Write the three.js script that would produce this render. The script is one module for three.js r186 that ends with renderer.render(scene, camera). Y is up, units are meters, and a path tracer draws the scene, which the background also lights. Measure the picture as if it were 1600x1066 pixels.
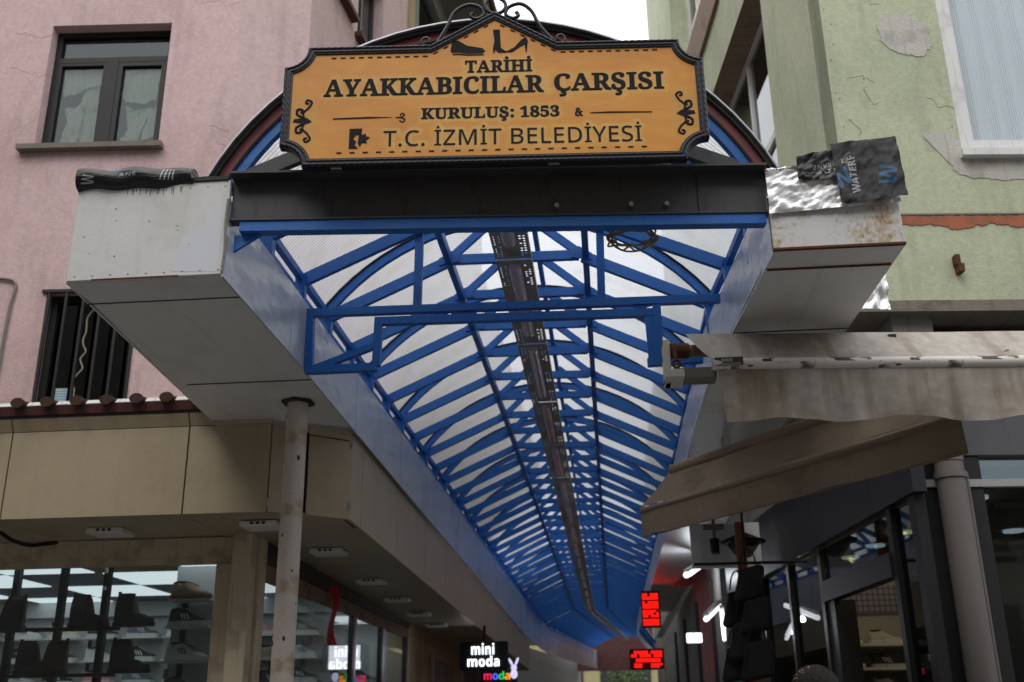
import * as THREE from 'three';
import { mergeGeometries } from 'three/addons/utils/BufferGeometryUtils.js';
import { FontLoader } from 'three/addons/loaders/FontLoader.js';
import { TextGeometry } from 'three/addons/geometries/TextGeometry.js';
import { RoundedBoxGeometry } from 'three/addons/geometries/RoundedBoxGeometry.js';
import { RectAreaLightUniformsLib } from 'three/addons/lights/RectAreaLightUniformsLib.js';
import { MarchingCubes } from 'three/addons/objects/MarchingCubes.js';

// ---------------------------------------------------------------- camera, sky, sun, exposure
// Lengths below are survey units of 0.8 m (K); everything is converted to metres once, at the end.
const K = 0.8, EYE = 1.55, LIFT = EYE / K - EYE;
const scene = new THREE.Scene();
const camera = new THREE.PerspectiveCamera(35.9015, 1024 / 682, 0.1, 400);
camera.position.set(0, EYE, 0);
camera.quaternion.set(0.172738, 0.043822, -0.014016, 0.983893);
camera.focus = 4.7; camera.userData.fStop = 3.2;
scene.add(camera);
{ // overcast sky: bright, nearly even, brighter overhead
  const w = 64, h = 32, d = new Float32Array(w * h * 4);
  for (let j = 0; j < h; j++) for (let i = 0; i < w; i++) {
    const el = Math.sin(((j + 0.5) / h - 0.5) * Math.PI);
    const L = el > 0 ? 1.0 + 0.75 * el : 0.3;
    d.set([L * 0.97, L * 0.99, L * 1.03, 1], (j * w + i) * 4);
  }
  const t = new THREE.DataTexture(d, w, h, THREE.RGBAFormat, THREE.FloatType);
  t.mapping = THREE.EquirectangularReflectionMapping; t.magFilter = t.minFilter = THREE.LinearFilter; t.wrapS = THREE.RepeatWrapping; t.needsUpdate = true;
  scene.background = t; scene.environment = t;
}
const sun = new THREE.DirectionalLight(0xfff6ea, 0.6);
sun.position.set(-8, 30, 14); sun.target.position.set(0, 2, -8); sun.castShadow = true; sun.shadow.radius = 45;
sun.shadow.mapSize.set(2048, 2048);
Object.assign(sun.shadow.camera, { left: -40, right: 40, top: 40, bottom: -40, near: 1, far: 120 });
scene.add(sun, sun.target);
const renderer = new THREE.WebGLRenderer({ antialias: true });
renderer.toneMapping = THREE.LinearToneMapping;
renderer.toneMappingExposure = 1.3;
renderer.shadowMap.enabled = true;
RectAreaLightUniformsLib.init();

// ---------------------------------------------------------------- helpers
const V = (x, y, z) => new THREE.Vector3(x, y, z);
let seed = 7; const rnd = () => { seed = (seed * 1664525 + 1013904223) >>> 0; return seed / 4294967296; };
const rr = (a, b) => a + (b - a) * rnd();
const FPX = 1645.216;
function ray(px, py) { return V(px - 800, 533 - py, -FPX).applyQuaternion(camera.quaternion).normalize(); }
const hitX = (px, py, x) => { const r = ray(px, py), t = x / r.x; return V(x, EYE + r.y * t, r.z * t); };
const hitY = (px, py, y) => { const r = ray(px, py), t = (y - EYE) / r.y; return V(r.x * t, y, r.z * t); };
const hitZ = (px, py, z) => { const r = ray(px, py), t = z / r.z; return V(r.x * t, EYE + r.y * t, z); };
const taken = {};
function numbered(n) { const k = taken[n] = (taken[n] ?? -1) + 1; return k ? n + '_' + String(k).padStart(3, '0') : n; }
function thing(name, label, category, base, group) {
  const g = new THREE.Group(); g.name = numbered(name); g.userData = { label, category }; if (group) g.userData.group = group;
  if (base) { g.position.copy(base); g.base = base.clone(); }
  scene.add(g); return g;
}
function dup(o, pos, turn, label, group) { const c = o.clone(); c.name = numbered(o.name.replace(/_\d{3}$/, '')); c.userData = { ...o.userData }; if (label) c.userData.label = label; if (group) c.userData.group = group; c.position.copy(pos); c.rotation.y = turn; scene.add(c); return c; }
function M(name, geo, mat, parent) {
  const m = new THREE.Mesh(geo, mat); m.name = parent === scene ? numbered(name) : name; m.castShadow = m.receiveShadow = true;
  if (parent.base) m.position.sub(parent.base);
  parent.add(m); return m;
}
function boxUV(g) { // uv in survey units from the face direction
  if (g.index) g = g.toNonIndexed(); if (!g.attributes.normal) g.computeVertexNormals();
  const p = g.attributes.position, n = g.attributes.normal, uv = new Float32Array(p.count * 2);
  for (let i = 0; i < p.count; i++) {
    const ax = Math.abs(n.getX(i)), ay = Math.abs(n.getY(i)), az = Math.abs(n.getZ(i));
    if (ay > ax && ay > az) { uv[2 * i] = p.getX(i); uv[2 * i + 1] = p.getZ(i); } else if (ax > az) { uv[2 * i] = p.getZ(i); uv[2 * i + 1] = p.getY(i); } else { uv[2 * i] = p.getX(i); uv[2 * i + 1] = p.getY(i); }
  }
  g.setAttribute('uv', new THREE.BufferAttribute(uv, 2)); return g;
}
function box(x0, x1, y0, y1, z0, z1, r = 0) {
  const w = Math.abs(x1 - x0), h = Math.abs(y1 - y0), d = Math.abs(z1 - z0);
  let g = r ? new RoundedBoxGeometry(w, h, d, 2, Math.min(r, w / 2.1, h / 2.1, d / 2.1)) : new THREE.BoxGeometry(w, h, d);
  g.translate((x0 + x1) / 2, (y0 + y1) / 2, (z0 + z1) / 2); return boxUV(g);
}
function bar(a, b, w, h, up = V(0, 1, 0)) { // box beam from a to b
  const z = b.clone().sub(a), L = z.length(); z.normalize();
  const x = up.clone().cross(z).normalize(), y = z.clone().cross(x);
  const g = boxUV(new THREE.BoxGeometry(w, h, L));
  g.applyMatrix4(new THREE.Matrix4().makeBasis(x, y, z).setPosition(a.clone().add(b).multiplyScalar(0.5))); return g;
}
function prism(pts2, depth, bevel = 0) { const s = new THREE.Shape(pts2.map(p => new THREE.Vector2(p[0], p[1]))); return new THREE.ExtrudeGeometry(s, { depth, bevelEnabled: bevel > 0, bevelSize: bevel, bevelThickness: bevel, bevelSegments: 1, steps: 1 }); }
function slab(a, b, c, d, th) { // four corners (counter-clockwise seen from the front), thickness behind
  const n = b.clone().sub(a).cross(d.clone().sub(a)).normalize().multiplyScalar(-th);
  const P = [a, b, c, d, ...[a, b, c, d].map(p => p.clone().add(n))];
  const f = [[0, 1, 2, 3], [7, 6, 5, 4], [1, 0, 4, 5], [2, 1, 5, 6], [3, 2, 6, 7], [0, 3, 7, 4]];
  const pos = []; for (const q of f) for (const i of [q[0], q[1], q[2], q[0], q[2], q[3]]) pos.push(P[i].x, P[i].y, P[i].z);
  const g = new THREE.BufferGeometry(); g.setAttribute('position', new THREE.Float32BufferAttribute(pos, 3)); g.computeVertexNormals(); return boxUV(g);
}
const cyl = (a, b, r0, r1 = r0, n = 16) => { const d = b.clone().sub(a), L = d.length(); const g = new THREE.CylinderGeometry(r1, r0, L, n); g.applyQuaternion(new THREE.Quaternion().setFromUnitVectors(V(0, 1, 0), d.normalize())); g.translate((a.x + b.x) / 2, (a.y + b.y) / 2, (a.z + b.z) / 2); return g; };
const tube = (pts, r, n = 40, closed = false) => new THREE.TubeGeometry(new THREE.CatmullRomCurve3(pts, closed), n, r, 6, closed);

// ---------------------------------------------------------------- textures
const N = 256;
function field(seed0, per) { // tileable value-noise fbm, 0..1
  let s = seed0; const R = () => { s = (s * 1664525 + 1013904223) >>> 0; return s / 4294967296; };
  const out = new Float32Array(N * N); let amp = 1, tot = 0;
  for (let o = 0, P = per; o < 6 && P <= 128; o++, P *= 2, amp *= 0.55) {
    const L = new Float32Array(P * P).map(R); tot += amp;
    for (let j = 0; j < N; j++) for (let i = 0; i < N; i++) {
      const x = i * P / N, y = j * P / N, x0 = x | 0, y0 = y | 0, fx = x - x0, fy = y - y0, sx = fx * fx * (3 - 2 * fx), sy = fy * fy * (3 - 2 * fy), x1 = (x0 + 1) % P, y1 = (y0 + 1) % P;
      out[j * N + i] += amp * ((L[y0 * P + x0] * (1 - sx) + L[y0 * P + x1] * sx) * (1 - sy) + (L[y1 * P + x0] * (1 - sx) + L[y1 * P + x1] * sx) * sy);
    }
  }
  let lo = 1e9, hi = -1e9; for (const v of out) { lo = Math.min(lo, v); hi = Math.max(hi, v); }
  return out.map(v => (v - lo) / (hi - lo));
}
const FA = field(11, 4), FB = field(23, 8), FC = field(37, 32), FD = field(51, 2);
const smp = (F, u, v) => { u = (u - Math.floor(u)) * N; v = (v - Math.floor(v)) * N; const x0 = u | 0, y0 = v | 0, fx = u - x0, fy = v - y0, x1 = (x0 + 1) % N, y1 = (y0 + 1) % N; return (F[(y0 % N) * N + x0 % N] * (1 - fx) + F[(y0 % N) * N + x1] * fx) * (1 - fy) + (F[y1 * N + x0 % N] * (1 - fx) + F[y1 * N + x1] * fx) * fy; };
const ss = (a, b, x) => { const t = Math.min(1, Math.max(0, (x - a) / (b - a))); return t * t * (3 - 2 * t); };
const mix3 = (a, b, t) => a.map((v, i) => v + (b[i] - v) * t);
function tex(size, metres, fn, srgb = true) { // fn(u,v) -> [r,g,b] 0..255
  const d = new Uint8Array(size * size * 4);
  for (let j = 0; j < size; j++) for (let i = 0; i < size; i++) { const c = fn((i + 0.5) / size, (j + 0.5) / size), k = (j * size + i) * 4; d[k] = c[0]; d[k + 1] = c[1]; d[k + 2] = c[2]; d[k + 3] = 255; }
  const t = new THREE.DataTexture(d, size, size); t.wrapS = t.wrapT = THREE.RepeatWrapping; t.magFilter = THREE.LinearFilter; t.minFilter = THREE.LinearMipmapLinearFilter; t.generateMipmaps = true;
  if (srgb) t.colorSpace = THREE.SRGBColorSpace; t.repeat.set(1 / metres, 1 / metres); t.needsUpdate = true; return t;
}
const grey = (size, metres, fn) => tex(size, metres, (u, v) => { const c = 255 * Math.min(1, Math.max(0, fn(u, v))); return [c, c, c]; }, false);
const std = (o) => new THREE.MeshStandardMaterial({ roughness: 0.7, ...o });
const lin = (r, g, b) => new THREE.Color().setRGB(r, g, b);
const bumpFine = grey(512, 0.5, (u, v) => 0.6 * smp(FC, u * 2, v * 2) + 0.4 * smp(FC, u * 5, v * 5));
const bumpWave = grey(512, 2.2, (u, v) => smp(FD, u, v * 2));
const plaster = (base, dirt, stain, k = 1) => tex(512, 3.1, (u, v) => {
  const a = smp(FA, u, v), b = smp(FB, u * 2, v * 2), c = smp(FC, u * 3, v * 3), st = ss(0.55, 0.85, smp(FB, u * 3, v * 0.5 + 0.3));
  let col = mix3(base, dirt, k * (0.55 * ss(0.45, 0.8, a) + 0.3 * ss(0.5, 0.9, b)));
  col = mix3(col, stain, 0.22 * st * k); const g = 1 + 0.10 * (c - 0.5) + 0.05 * (b - 0.5); return col.map(x => Math.min(255, x * g));
});
const grime = (base, dirt, amt, scale, metres = 2.3) => tex(512, metres, (u, v) => {
  const a = smp(FA, u, v), b = smp(FC, u * scale, v * scale), s = smp(FB, u * 4, v * 0.4);
  const t = amt * (0.5 * ss(0.55, 0.9, a) + 0.35 * ss(0.6, 0.95, b) + 0.4 * ss(0.6, 0.95, s)); return mix3(base, dirt, Math.min(1, t)).map(x => x * (0.97 + 0.06 * b));
});

// ---------------------------------------------------------------- materials
const mat = {
  blue: std({ map: tex(512, 0.9, (u, v) => { const a = smp(FA, u, v), c = smp(FC, u * 3, v * 3), r = ss(0.8, 0.9, smp(FC, u * 2 + 0.3, v * 2)), d = ss(0.55, 0.9, smp(FB, u * 2, v)); return mix3(mix3(mix3([20, 104, 190], [14, 78, 152], 0.5 * a), [84, 122, 162], 0.25 * d), [84, 56, 42], 0.6 * r).map(x => x * (0.94 + 0.12 * c)); }), roughness: 0.42, bumpMap: bumpFine, bumpScale: 0.0015 }),
  steel: std({ map: grime([70, 71, 74], [42, 40, 40], 0.9, 3, 1.7), roughness: 0.5, metalness: 0.25 }),
  sheet: new THREE.MeshPhysicalMaterial({ map: tex(512, 0.8, (u, v) => { const d = ss(0.5, 0.9, smp(FA, u, v)), l = 0.9 + 0.1 * Math.cos(v * Math.PI * 2 * 24) + 0.05 * (smp(FB, u * 0.3, v * 4) - 0.5) - 0.03 * d; return [244 * l, 246 * l, (250 - 8 * d) * l]; }), roughness: 0.86, transmission: 0.95, thickness: 0, ior: 1.45 }),
  clearGlass: new THREE.MeshPhysicalMaterial({ color: lin(0.95, 0.97, 0.97), roughness: 0.02, transmission: 1, thickness: 0, ior: 1.5 }),
  rubber: std({ color: lin(0.02, 0.02, 0.02), roughness: 0.7 }),
  primer: std({ map: grime([128, 70, 66], [70, 62, 90], 0.7, 2, 0.9), roughness: 0.7 }),
  alu: std({ color: lin(0.45, 0.46, 0.48), roughness: 0.35, metalness: 0.7 }),
  whitePanel: std({ map: grime([216, 217, 216], [168, 162, 152], 0.4, 4, 1.9), roughness: 0.45, bumpMap: bumpWave, bumpScale: 0.003 }),
  rustPanel: std({ map: tex(512, 0.9, (u, v) => { const n = smp(FC, u * 1.5, v * 1.5), r = ss(0.5, 0.95, 0.6 * smp(FB, u, v * 0.5) + 0.5 * n), q = ss(0.55, 0.85, smp(FC, u * 3, v)); return mix3(mix3([206, 206, 206], [172, 146, 108], 0.75 * r), [104, 58, 30], 0.55 * r * q); }), roughness: 0.6 }),
  rust: std({ map: grime([96, 55, 32], [40, 24, 18], 1, 5, 0.5), roughness: 0.9 }),
  galv: std({ map: grime([208, 211, 215], [178, 183, 190], 0.8, 3, 2.6), roughness: 0.2, metalness: 0.35, bumpMap: bumpWave, bumpScale: 0.008 }),
  cream: std({ map: grime([166, 152, 126], [142, 128, 104], 0.5, 3, 2.9), roughness: 0.42 }),
  creamAlu: std({ map: grime([190, 178, 154], [120, 104, 84], 0.7, 4, 0.9), roughness: 0.5 }),
  pole: std({ map: tex(512, 0.55, (u, v) => { const r = ss(0.74, 0.84, smp(FC, u * 4, v * 4)), q = ss(0.5, 0.9, smp(FA, u, v)); return mix3(mix3([196, 188, 178], [170, 150, 128], q), [112, 70, 46], 0.7 * r); }), roughness: 0.6, bumpMap: bumpFine, bumpScale: 0.003 }),
  pink: std({ map: plaster([212, 184, 183], [190, 160, 159], [152, 130, 129], 0.8), roughness: 0.92, bumpMap: bumpFine, bumpScale: 0.004 }),
  green: std({ map: plaster([184, 189, 160], [168, 175, 148], [136, 138, 118], 0.9), roughness: 0.92, bumpMap: bumpFine, bumpScale: 0.004 }),
  filler: std({ map: grime([196, 193, 184], [150, 144, 138], 0.9, 4, 0.8), roughness: 0.95, bumpMap: bumpFine, bumpScale: 0.008 }),
  orange: std({ map: grime([166, 98, 70], [112, 82, 64], 0.8, 4, 0.6), roughness: 0.9 }),
  concrete: std({ map: grime([128, 120, 110], [80, 74, 68], 0.8, 4, 1.4), roughness: 0.95, bumpMap: bumpFine, bumpScale: 0.006 }),
  brownBand: std({ map: grime([140, 118, 100], [84, 70, 60], 0.9, 4, 0.8), roughness: 0.9 }),
  darkFrame: std({ color: lin(0.018, 0.018, 0.02), roughness: 0.4 }),
  blackFrame: std({ map: grime([24, 23, 23], [48, 42, 38], 0.5, 4, 0.7), roughness: 0.6 }),
  whiteFrame: std({ map: grime([214, 214, 212], [150, 146, 140], 0.5, 4, 0.8), roughness: 0.45 }),
  glass: new THREE.MeshPhysicalMaterial({ color: lin(0.74, 0.8, 0.79), roughness: 0.02, transmission: 1, thickness: 0, ior: 1.5 }),
  darkGlass: new THREE.MeshPhysicalMaterial({ color: lin(0.3, 0.34, 0.35), roughness: 0.02, transmission: 1, thickness: 0, ior: 1.6 }),
  room: std({ color: lin(0.34, 0.34, 0.33), roughness: 0.9 }),
  paper: std({ map: grime([178, 174, 160], [124, 114, 98], 0.8, 4, 0.5), roughness: 0.95, side: THREE.DoubleSide }),
  curtain: new THREE.MeshPhysicalMaterial({ map: tex(512, 0.24, (u, v) => { const m = (Math.sin(u * 40 * Math.PI) > 0.5 ? 0.8 : 1) * (Math.sin(v * 40 * Math.PI) > 0.6 ? 0.85 : 1); return [226 * m, 234 * m, 242 * m]; }), roughness: 0.95, transmission: 0.15, thickness: 0, side: THREE.DoubleSide }),
  tile: std({ map: grime([92, 62, 44], [34, 26, 22], 1, 5, 0.5), roughness: 0.9, bumpMap: bumpFine, bumpScale: 0.01 }),
  mortar: std({ map: grime([206, 206, 204], [120, 116, 110], 0.7, 5, 0.6), roughness: 0.95 }),
  maroon: std({ map: grime([82, 40, 40], [40, 24, 24], 0.8, 4, 0.7), roughness: 0.7 }),
  wall: std({ color: lin(0.48, 0.49, 0.5), roughness: 0.8 }),
  ceil: std({ color: lin(0.2, 0.22, 0.27), roughness: 0.8 }),
  mustard: std({ color: lin(0.35, 0.24, 0.04), roughness: 0.7 }),
  lit: std({ color: 0x888888, emissive: 0xf4f8ff, emissiveIntensity: 0.9 }),
  litWarm: std({ color: 0x888888, emissive: 0xfff0b0, emissiveIntensity: 1.3 }),
  litHot: std({ color: 0x888888, emissive: 0xf2f6ff, emissiveIntensity: 1.5 }),
  litRed: std({ color: 0x200000, emissive: 0xff1408, emissiveIntensity: 1.3 }),
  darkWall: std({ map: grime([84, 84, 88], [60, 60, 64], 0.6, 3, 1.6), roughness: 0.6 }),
  navyPanel: std({ map: grime([34, 35, 41], [24, 25, 29], 0.6, 3, 1.6), roughness: 0.45 }),
  greyWall: std({ map: grime([128, 124, 118], [84, 80, 76], 0.7, 3, 1.6), roughness: 0.85 }),
  column: std({ map: grime([106, 100, 97], [82, 77, 74], 0.7, 4, 0.9), roughness: 0.75 }),
  wood: std({ map: grime([124, 70, 40], [70, 36, 20], 0.8, 5, 0.6), roughness: 0.7 }),
  awnCloth: std({ map: tex(512, 2.6, (u, v) => { const a = smp(FA, u, v), s = ss(0.5, 0.85, smp(FB, u * 5, v * 0.6)), b = smp(FC, u * 2, v * 2), d = ss(0.55, 0.9, smp(FB, u * 1 + 0.4, v)); return mix3(mix3([166, 159, 150], [128, 117, 104], 0.5 * ss(0.4, 0.85, a) + 0.5 * s), [100, 82, 64], 0.3 * d).map(x => x * (0.93 + 0.14 * b)); }), roughness: 0.9, side: THREE.DoubleSide, bumpMap: bumpWave, bumpScale: 0.01 }),
  awnBrown: std({ map: tex(512, 2.2, (u, v) => { const a = smp(FA, u, v), s = ss(0.5, 0.85, smp(FB, u * 6, v * 0.5)), d = ss(0.5, 0.9, smp(FB, u + 0.2, v * 2)); return mix3(mix3([142, 126, 107], [122, 106, 88], 0.6 * a + 0.15 * s), [88, 76, 62], 0.4 * d); }), roughness: 0.92, side: THREE.DoubleSide, bumpMap: bumpWave, bumpScale: 0.012 }),
  chipWhite: std({ map: tex(512, 0.9, (u, v) => { const r = ss(0.6, 0.66, smp(FB, u * 1.0, v * 2)); return mix3([206, 202, 194], [50, 46, 44], r * ss(0.35, 0.6, smp(FA, u, v))); }), roughness: 0.5 }),
  membrane: std({ color: lin(0.025, 0.025, 0.028), roughness: 0.45, bumpMap: bumpWave, bumpScale: 0.02 }),
  foil: std({ color: lin(0.8, 0.8, 0.8), roughness: 0.4, metalness: 0.55, bumpMap: grey(512, 0.7, (u, v) => Math.abs(smp(FA, u, v) - 0.5) * 2 * 0.8 + 0.1 * Math.abs(smp(FB, u, v) - 0.5)), bumpScale: 0.005, side: THREE.DoubleSide }),
  trayMetal: std({ map: grime([150, 150, 146], [104, 102, 98], 0.7, 4, 0.8), roughness: 0.5, metalness: 0.15 }),
  diffuser: std({ map: tex(256, 0.3, (u, v) => { const l = 0.9 + 0.1 * Math.cos(u * Math.PI * 2 * 12); return [196 * l, 186 * l, 194 * l]; }), roughness: 0.25 }),
  cable: std({ color: lin(0.22, 0.18, 0.12), roughness: 0.6 }),
  black: std({ color: lin(0.008, 0.008, 0.009), roughness: 0.8 }),
  iron: std({ color: lin(0.022, 0.023, 0.03), roughness: 0.42, metalness: 0.3 }),
  carve: std({ color: lin(0.01, 0.01, 0.013), roughness: 0.95 }),
  plastic: std({ color: lin(0.66, 0.65, 0.62), roughness: 0.45 }),
  red: std({ color: lin(0.45, 0.02, 0.02), roughness: 0.6, side: THREE.DoubleSide }),
  paving: std({ map: grime([104, 101, 98], [74, 72, 70], 0.8, 4, 3), roughness: 0.9 }),
  tan: std({ map: grime([168, 150, 120], [120, 104, 84], 0.6, 3, 3), roughness: 0.9 }),
  yellowWall: std({ map: grime([150, 144, 104], [110, 104, 76], 0.7, 3, 2), roughness: 0.9 }),
};
function canvasTex(w, h, draw) { const c = document.createElement('canvas'); c.width = w; c.height = h; draw(c.getContext('2d'), w, h); const t = new THREE.CanvasTexture(c); t.colorSpace = THREE.SRGBColorSpace; t.magFilter = THREE.LinearFilter; return t; }

// ---------------------------------------------------------------- ground and the far side of the street
{
  const g = M('street_paving', new THREE.PlaneGeometry(160, 160).rotateX(-Math.PI / 2).translate(0, -LIFT, -20), mat.paving, scene); g.geometry = boxUV(g.geometry);
  g.userData = { label: 'grey paved street and alley floor', category: 'ground', kind: 'structure' };
  const b = thing('opposite_building', 'grey building across the street facing the arcade', 'building', V(0, -LIFT, 7));
  M('wall', box(-30, 30, -LIFT, 13.5, 7, 8), mat.greyWall, b);
  for (let i = -5; i <= 5; i++) for (let j = 0; j < 3; j++) { const w = M('window', box(i * 4 - 0.8, i * 4 + 0.8, 2.2 + j * 3, 4 + j * 3, 6.96, 7.02), mat.darkFrame, b); M('sill', box(i * 4 - 0.95, i * 4 + 0.95, 2.08 + j * 3, 2.2 + j * 3, 6.85, 7.02), mat.concrete, w).position.set(0, 0, 0); }
  const c = thing('added_street_block', 'unseen grey building added left of the street to darken that side', 'building', V(-11, -LIFT, 0)); M('wall', box(-12, -11, -LIFT, 14, -8.5, 7), mat.greyWall, c); M('cornice', box(-12.1, -10.8, 14, 14.3, -8.5, 7), mat.concrete, c);  // out of view, added to take light off the left side
  M('cornice', box(-30, 30, 13.5, 13.8, 6.7, 8), mat.concrete, b);
}

// ---------------------------------------------------------------- windows
// local frame: x along the wall, y up, z outward; placed with a matrix
function place(geo, m) {
  geo.applyMatrix4(m);
  if (m.determinant() < 0) { // mirrored placement: turn the faces back outward
    if (geo.index) { const x = geo.index.array; for (let i = 0; i < x.length; i += 3) { const t = x[i + 1]; x[i + 1] = x[i + 2]; x[i + 2] = t; } }
    else for (const a of Object.values(geo.attributes)) { const n = a.itemSize, v = a.array; for (let i = 0; i < a.count; i += 3) for (let k = 0; k < n; k++) { const p = (i + 1) * n + k, q = (i + 2) * n + k, t = v[p]; v[p] = v[q]; v[q] = t; } }
  }
  return geo;
}
function wallWithHoles(w0, w1, y0, y1, holes, th) {
  const s = new THREE.Shape([[w0, y0], [w1, y0], [w1, y1], [w0, y1]].map(p => new THREE.Vector2(...p)));
  for (const [a, b, c, d] of holes) s.holes.push(new THREE.Path([[a, c], [a, d], [b, d], [b, c]].map(p => new THREE.Vector2(...p))));
  return boxUV(new THREE.ExtrudeGeometry(s, { depth: th, bevelEnabled: false }).translate(0, 0, -th));
}
function frameBars(x0, x1, y0, y1, z, w, d) { return mergeGeometries([box(x0, x1, y0, y0 + w, z - d, z), box(x0, x1, y1 - w, y1, z - d, z), box(x0, x0 + w, y0 + w, y1 - w, z - d, z), box(x1 - w, x1, y0 + w, y1 - w, z - d, z)]); }

// a closed room behind an opening: back, floor, ceiling and two sides, open towards the window
const roomBox = (x0, x1, y0, y1, z0, z1) => mergeGeometries([box(x0, x1, y0, y1, z0 - 0.05, z0), box(x0, x1, y0 - 0.05, y0, z0, z1), box(x0, x1, y1, y1 + 0.05, z0, z1), box(x0 - 0.05, x0, y0, y1, z0, z1), box(x1, x1 + 0.05, y0, y1, z0, z1)]);
// ---------------------------------------------------------------- pink building
{
  const base = V(-3.6, -LIFT, -8.96);
  const b = thing('pink_building', 'weathered pink plaster building with a papered window above the shoe shop', 'building', base);
  const A = Math.atan(0.066), mx = new THREE.Matrix4().makeRotationY(A).setPosition(-3.6, 0, -8.96);
  const P = (n, g, m, par = b) => M(n, place(g, mx), m, par);
  P('wall', wallWithHoles(-7, 0, 3.97, 14, [[-1.98, -0.72, 7.06, 8.52], [-1.62, -0.74, 4.1, 5.47]], 0.3), mat.pink);
  // upper window
  const win = P('window', frameBars(-1.98, -0.72, 7.06, 8.52, -0.13, 0.06, 0.07), mat.blackFrame); win.userData.label = 'black framed window with torn paper behind its panes';
  const sub = (n, g, m) => { const k = new THREE.Mesh(place(g, mx), m); k.name = n; k.castShadow = k.receiveShadow = true; win.add(k); return k; };
  sub('transom', box(-1.92, -0.78, 8.14, 8.2, -0.2, -0.125), mat.blackFrame);
  sub('mullion', box(-1.41, -1.29, 7.12, 8.14, -0.2, -0.122), mat.blackFrame);
  sub('casement', frameBars(-1.29, -0.78, 7.12, 8.14, -0.128, 0.05, 0.05), mat.blackFrame);
  sub('casement', frameBars(-1.92, -1.41, 7.12, 8.14, -0.128, 0.035, 0.05), mat.blackFrame);
  for (const [x0, x1, y0, y1] of [[-1.92, -0.78, 8.2, 8.46], [-1.885, -1.445, 7.155, 8.105], [-1.24, -0.83, 7.17, 8.09]]) sub('pane', box(x0, x1, y0, y1, -0.168, -0.163), mat.glass);
  sub('room_wall', roomBox(-2.6, -0.2, 6.4, 9.2, -3.5, -0.305), mat.room);
  const torn = (pts, z, curl) => { const s = new THREE.Shape(); const q = []; for (let i = 0; i < pts.length; i++) { const [x0, y0] = pts[i], [x1, y1] = pts[(i + 1) % pts.length]; for (let k = 0; k < 6; k++) q.push(new THREE.Vector2(x0 + (x1 - x0) * k / 6 + rr(-0.012, 0.012), y0 + (y1 - y0) * k / 6 + rr(-0.012, 0.012))); } const g = boxUV(new THREE.ShapeGeometry(new THREE.Shape(q))); const p = g.attributes.position; for (let i = 0; i < p.count; i++) p.setZ(i, z + curl * Math.sin(p.getX(i) * 19 + p.getY(i) * 7)); g.computeVertexNormals(); return g; };
  for (const [pts, z] of [[[[-1.88, 8.1], [-1.45, 8.1], [-1.47, 7.9], [-1.6, 7.88], [-1.72, 7.8], [-1.86, 7.78]], -0.2], [[[-1.66, 8.0], [-1.5, 7.95], [-1.46, 7.2], [-1.62, 7.17], [-1.7, 7.5]], -0.22], [[[-1.84, 7.66], [-1.72, 7.62], [-1.64, 7.72], [-1.62, 7.4], [-1.66, 7.17], [-1.82, 7.17], [-1.78, 7.5]], -0.19], [[[-1.22, 8.06], [-0.84, 8.07], [-0.88, 7.72], [-1.0, 7.66], [-1.16, 7.68], [-1.24, 7.75]], -0.19], [[[-1.2, 7.66], [-1.08, 7.6], [-0.92, 7.63], [-1.03, 7.2], [-1.22, 7.2], [-1.14, 7.4]], -0.21], [[[-0.92, 7.6], [-0.84, 7.64], [-0.86, 7.28], [-1.0, 7.22]], -0.2]]) sub('torn_paper', torn(pts, z, 0.008), mat.paper);
  P('sill', box(-2.12, -0.66, 7.0, 7.055, -0.12, 0.09), mat.concrete);
  for (let i = 0; i < 9; i++) { const q = [V(rr(-2.6, -0.1), rr(5.6, 8.8), 0.0006)]; if (q[0].x > -2.1 && q[0].x < -0.6 && q[0].y > 6.9) q[0].x = rr(-0.5, -0.1); for (let k = 0; k < 10; k++) q.push(V(Math.min(-0.02, q[k].x + rr(-0.02, 0.09)), q[k].y + rr(-0.04, 0.035), 0.0006)); P('crack', tube(q, 0.0011, 30), mat.concrete); }
  // lower barred window
  const lw = P('window', frameBars(-1.62, -0.74, 4.1, 5.47, -0.1, 0.07, 0.07), mat.blackFrame); lw.userData.label = 'cracked dark window behind black iron bars';
  const sub2 = (n, g, m) => { const k = new THREE.Mesh(place(g, mx), m); k.name = n; k.castShadow = k.receiveShadow = true; lw.add(k); };
  sub2('pane', box(-1.55, -0.81, 4.17, 5.4, -0.14, -0.135), mat.darkGlass);
  sub2('room_wall', roomBox(-1.9, -0.5, 4.0, 5.9, -3, -0.305), mat.room);
  for (let i = 0; i < 6; i++) sub2('iron_bar', box(-1.6 + i * 0.168, -1.575 + i * 0.168, 4.05, 5.46, 0.0, 0.025), mat.darkFrame);
  sub2('bar_rail', box(-1.66, -0.7, 5.46, 5.49, -0.005, 0.03), mat.darkFrame);
  const crack = []; let cxp = -1.2, cyp = 5.35; while (cyp > 4.2) { crack.push(V(cxp, cyp, -0.13)); cyp -= rr(0.05, 0.1); cxp += rr(-0.06, 0.035); }
  sub2('crack', tube(crack, 0.008, 60), mat.paper);
  sub2('sticker', box(-1.5, -1.36, 4.2, 4.55, -0.133, -0.13), std({ map: tex(64, 0.2, (u, v) => (v * 8 % 1) > 0.5 ? [120, 180, 196] : [210, 214, 214]), roughness: 0.6 }));
  P('conduit', tube([V(-2.6, 5.62, 0.02), V(-1.98, 5.6, 0.02), V(-1.93, 5.56, 0.02), V(-1.95, 5.3, 0.02), V(-1.97, 4.2, 0.02)], 0.014, 60), mat.greyWall);
  // chamfered corner and alley side
  P('corner_wall', slab(V(0, 3.97, 0), V(0.63, 3.97, -0.45), V(0.63, 14, -0.45), V(0, 14, 0), 0.2), mat.pink);
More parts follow.
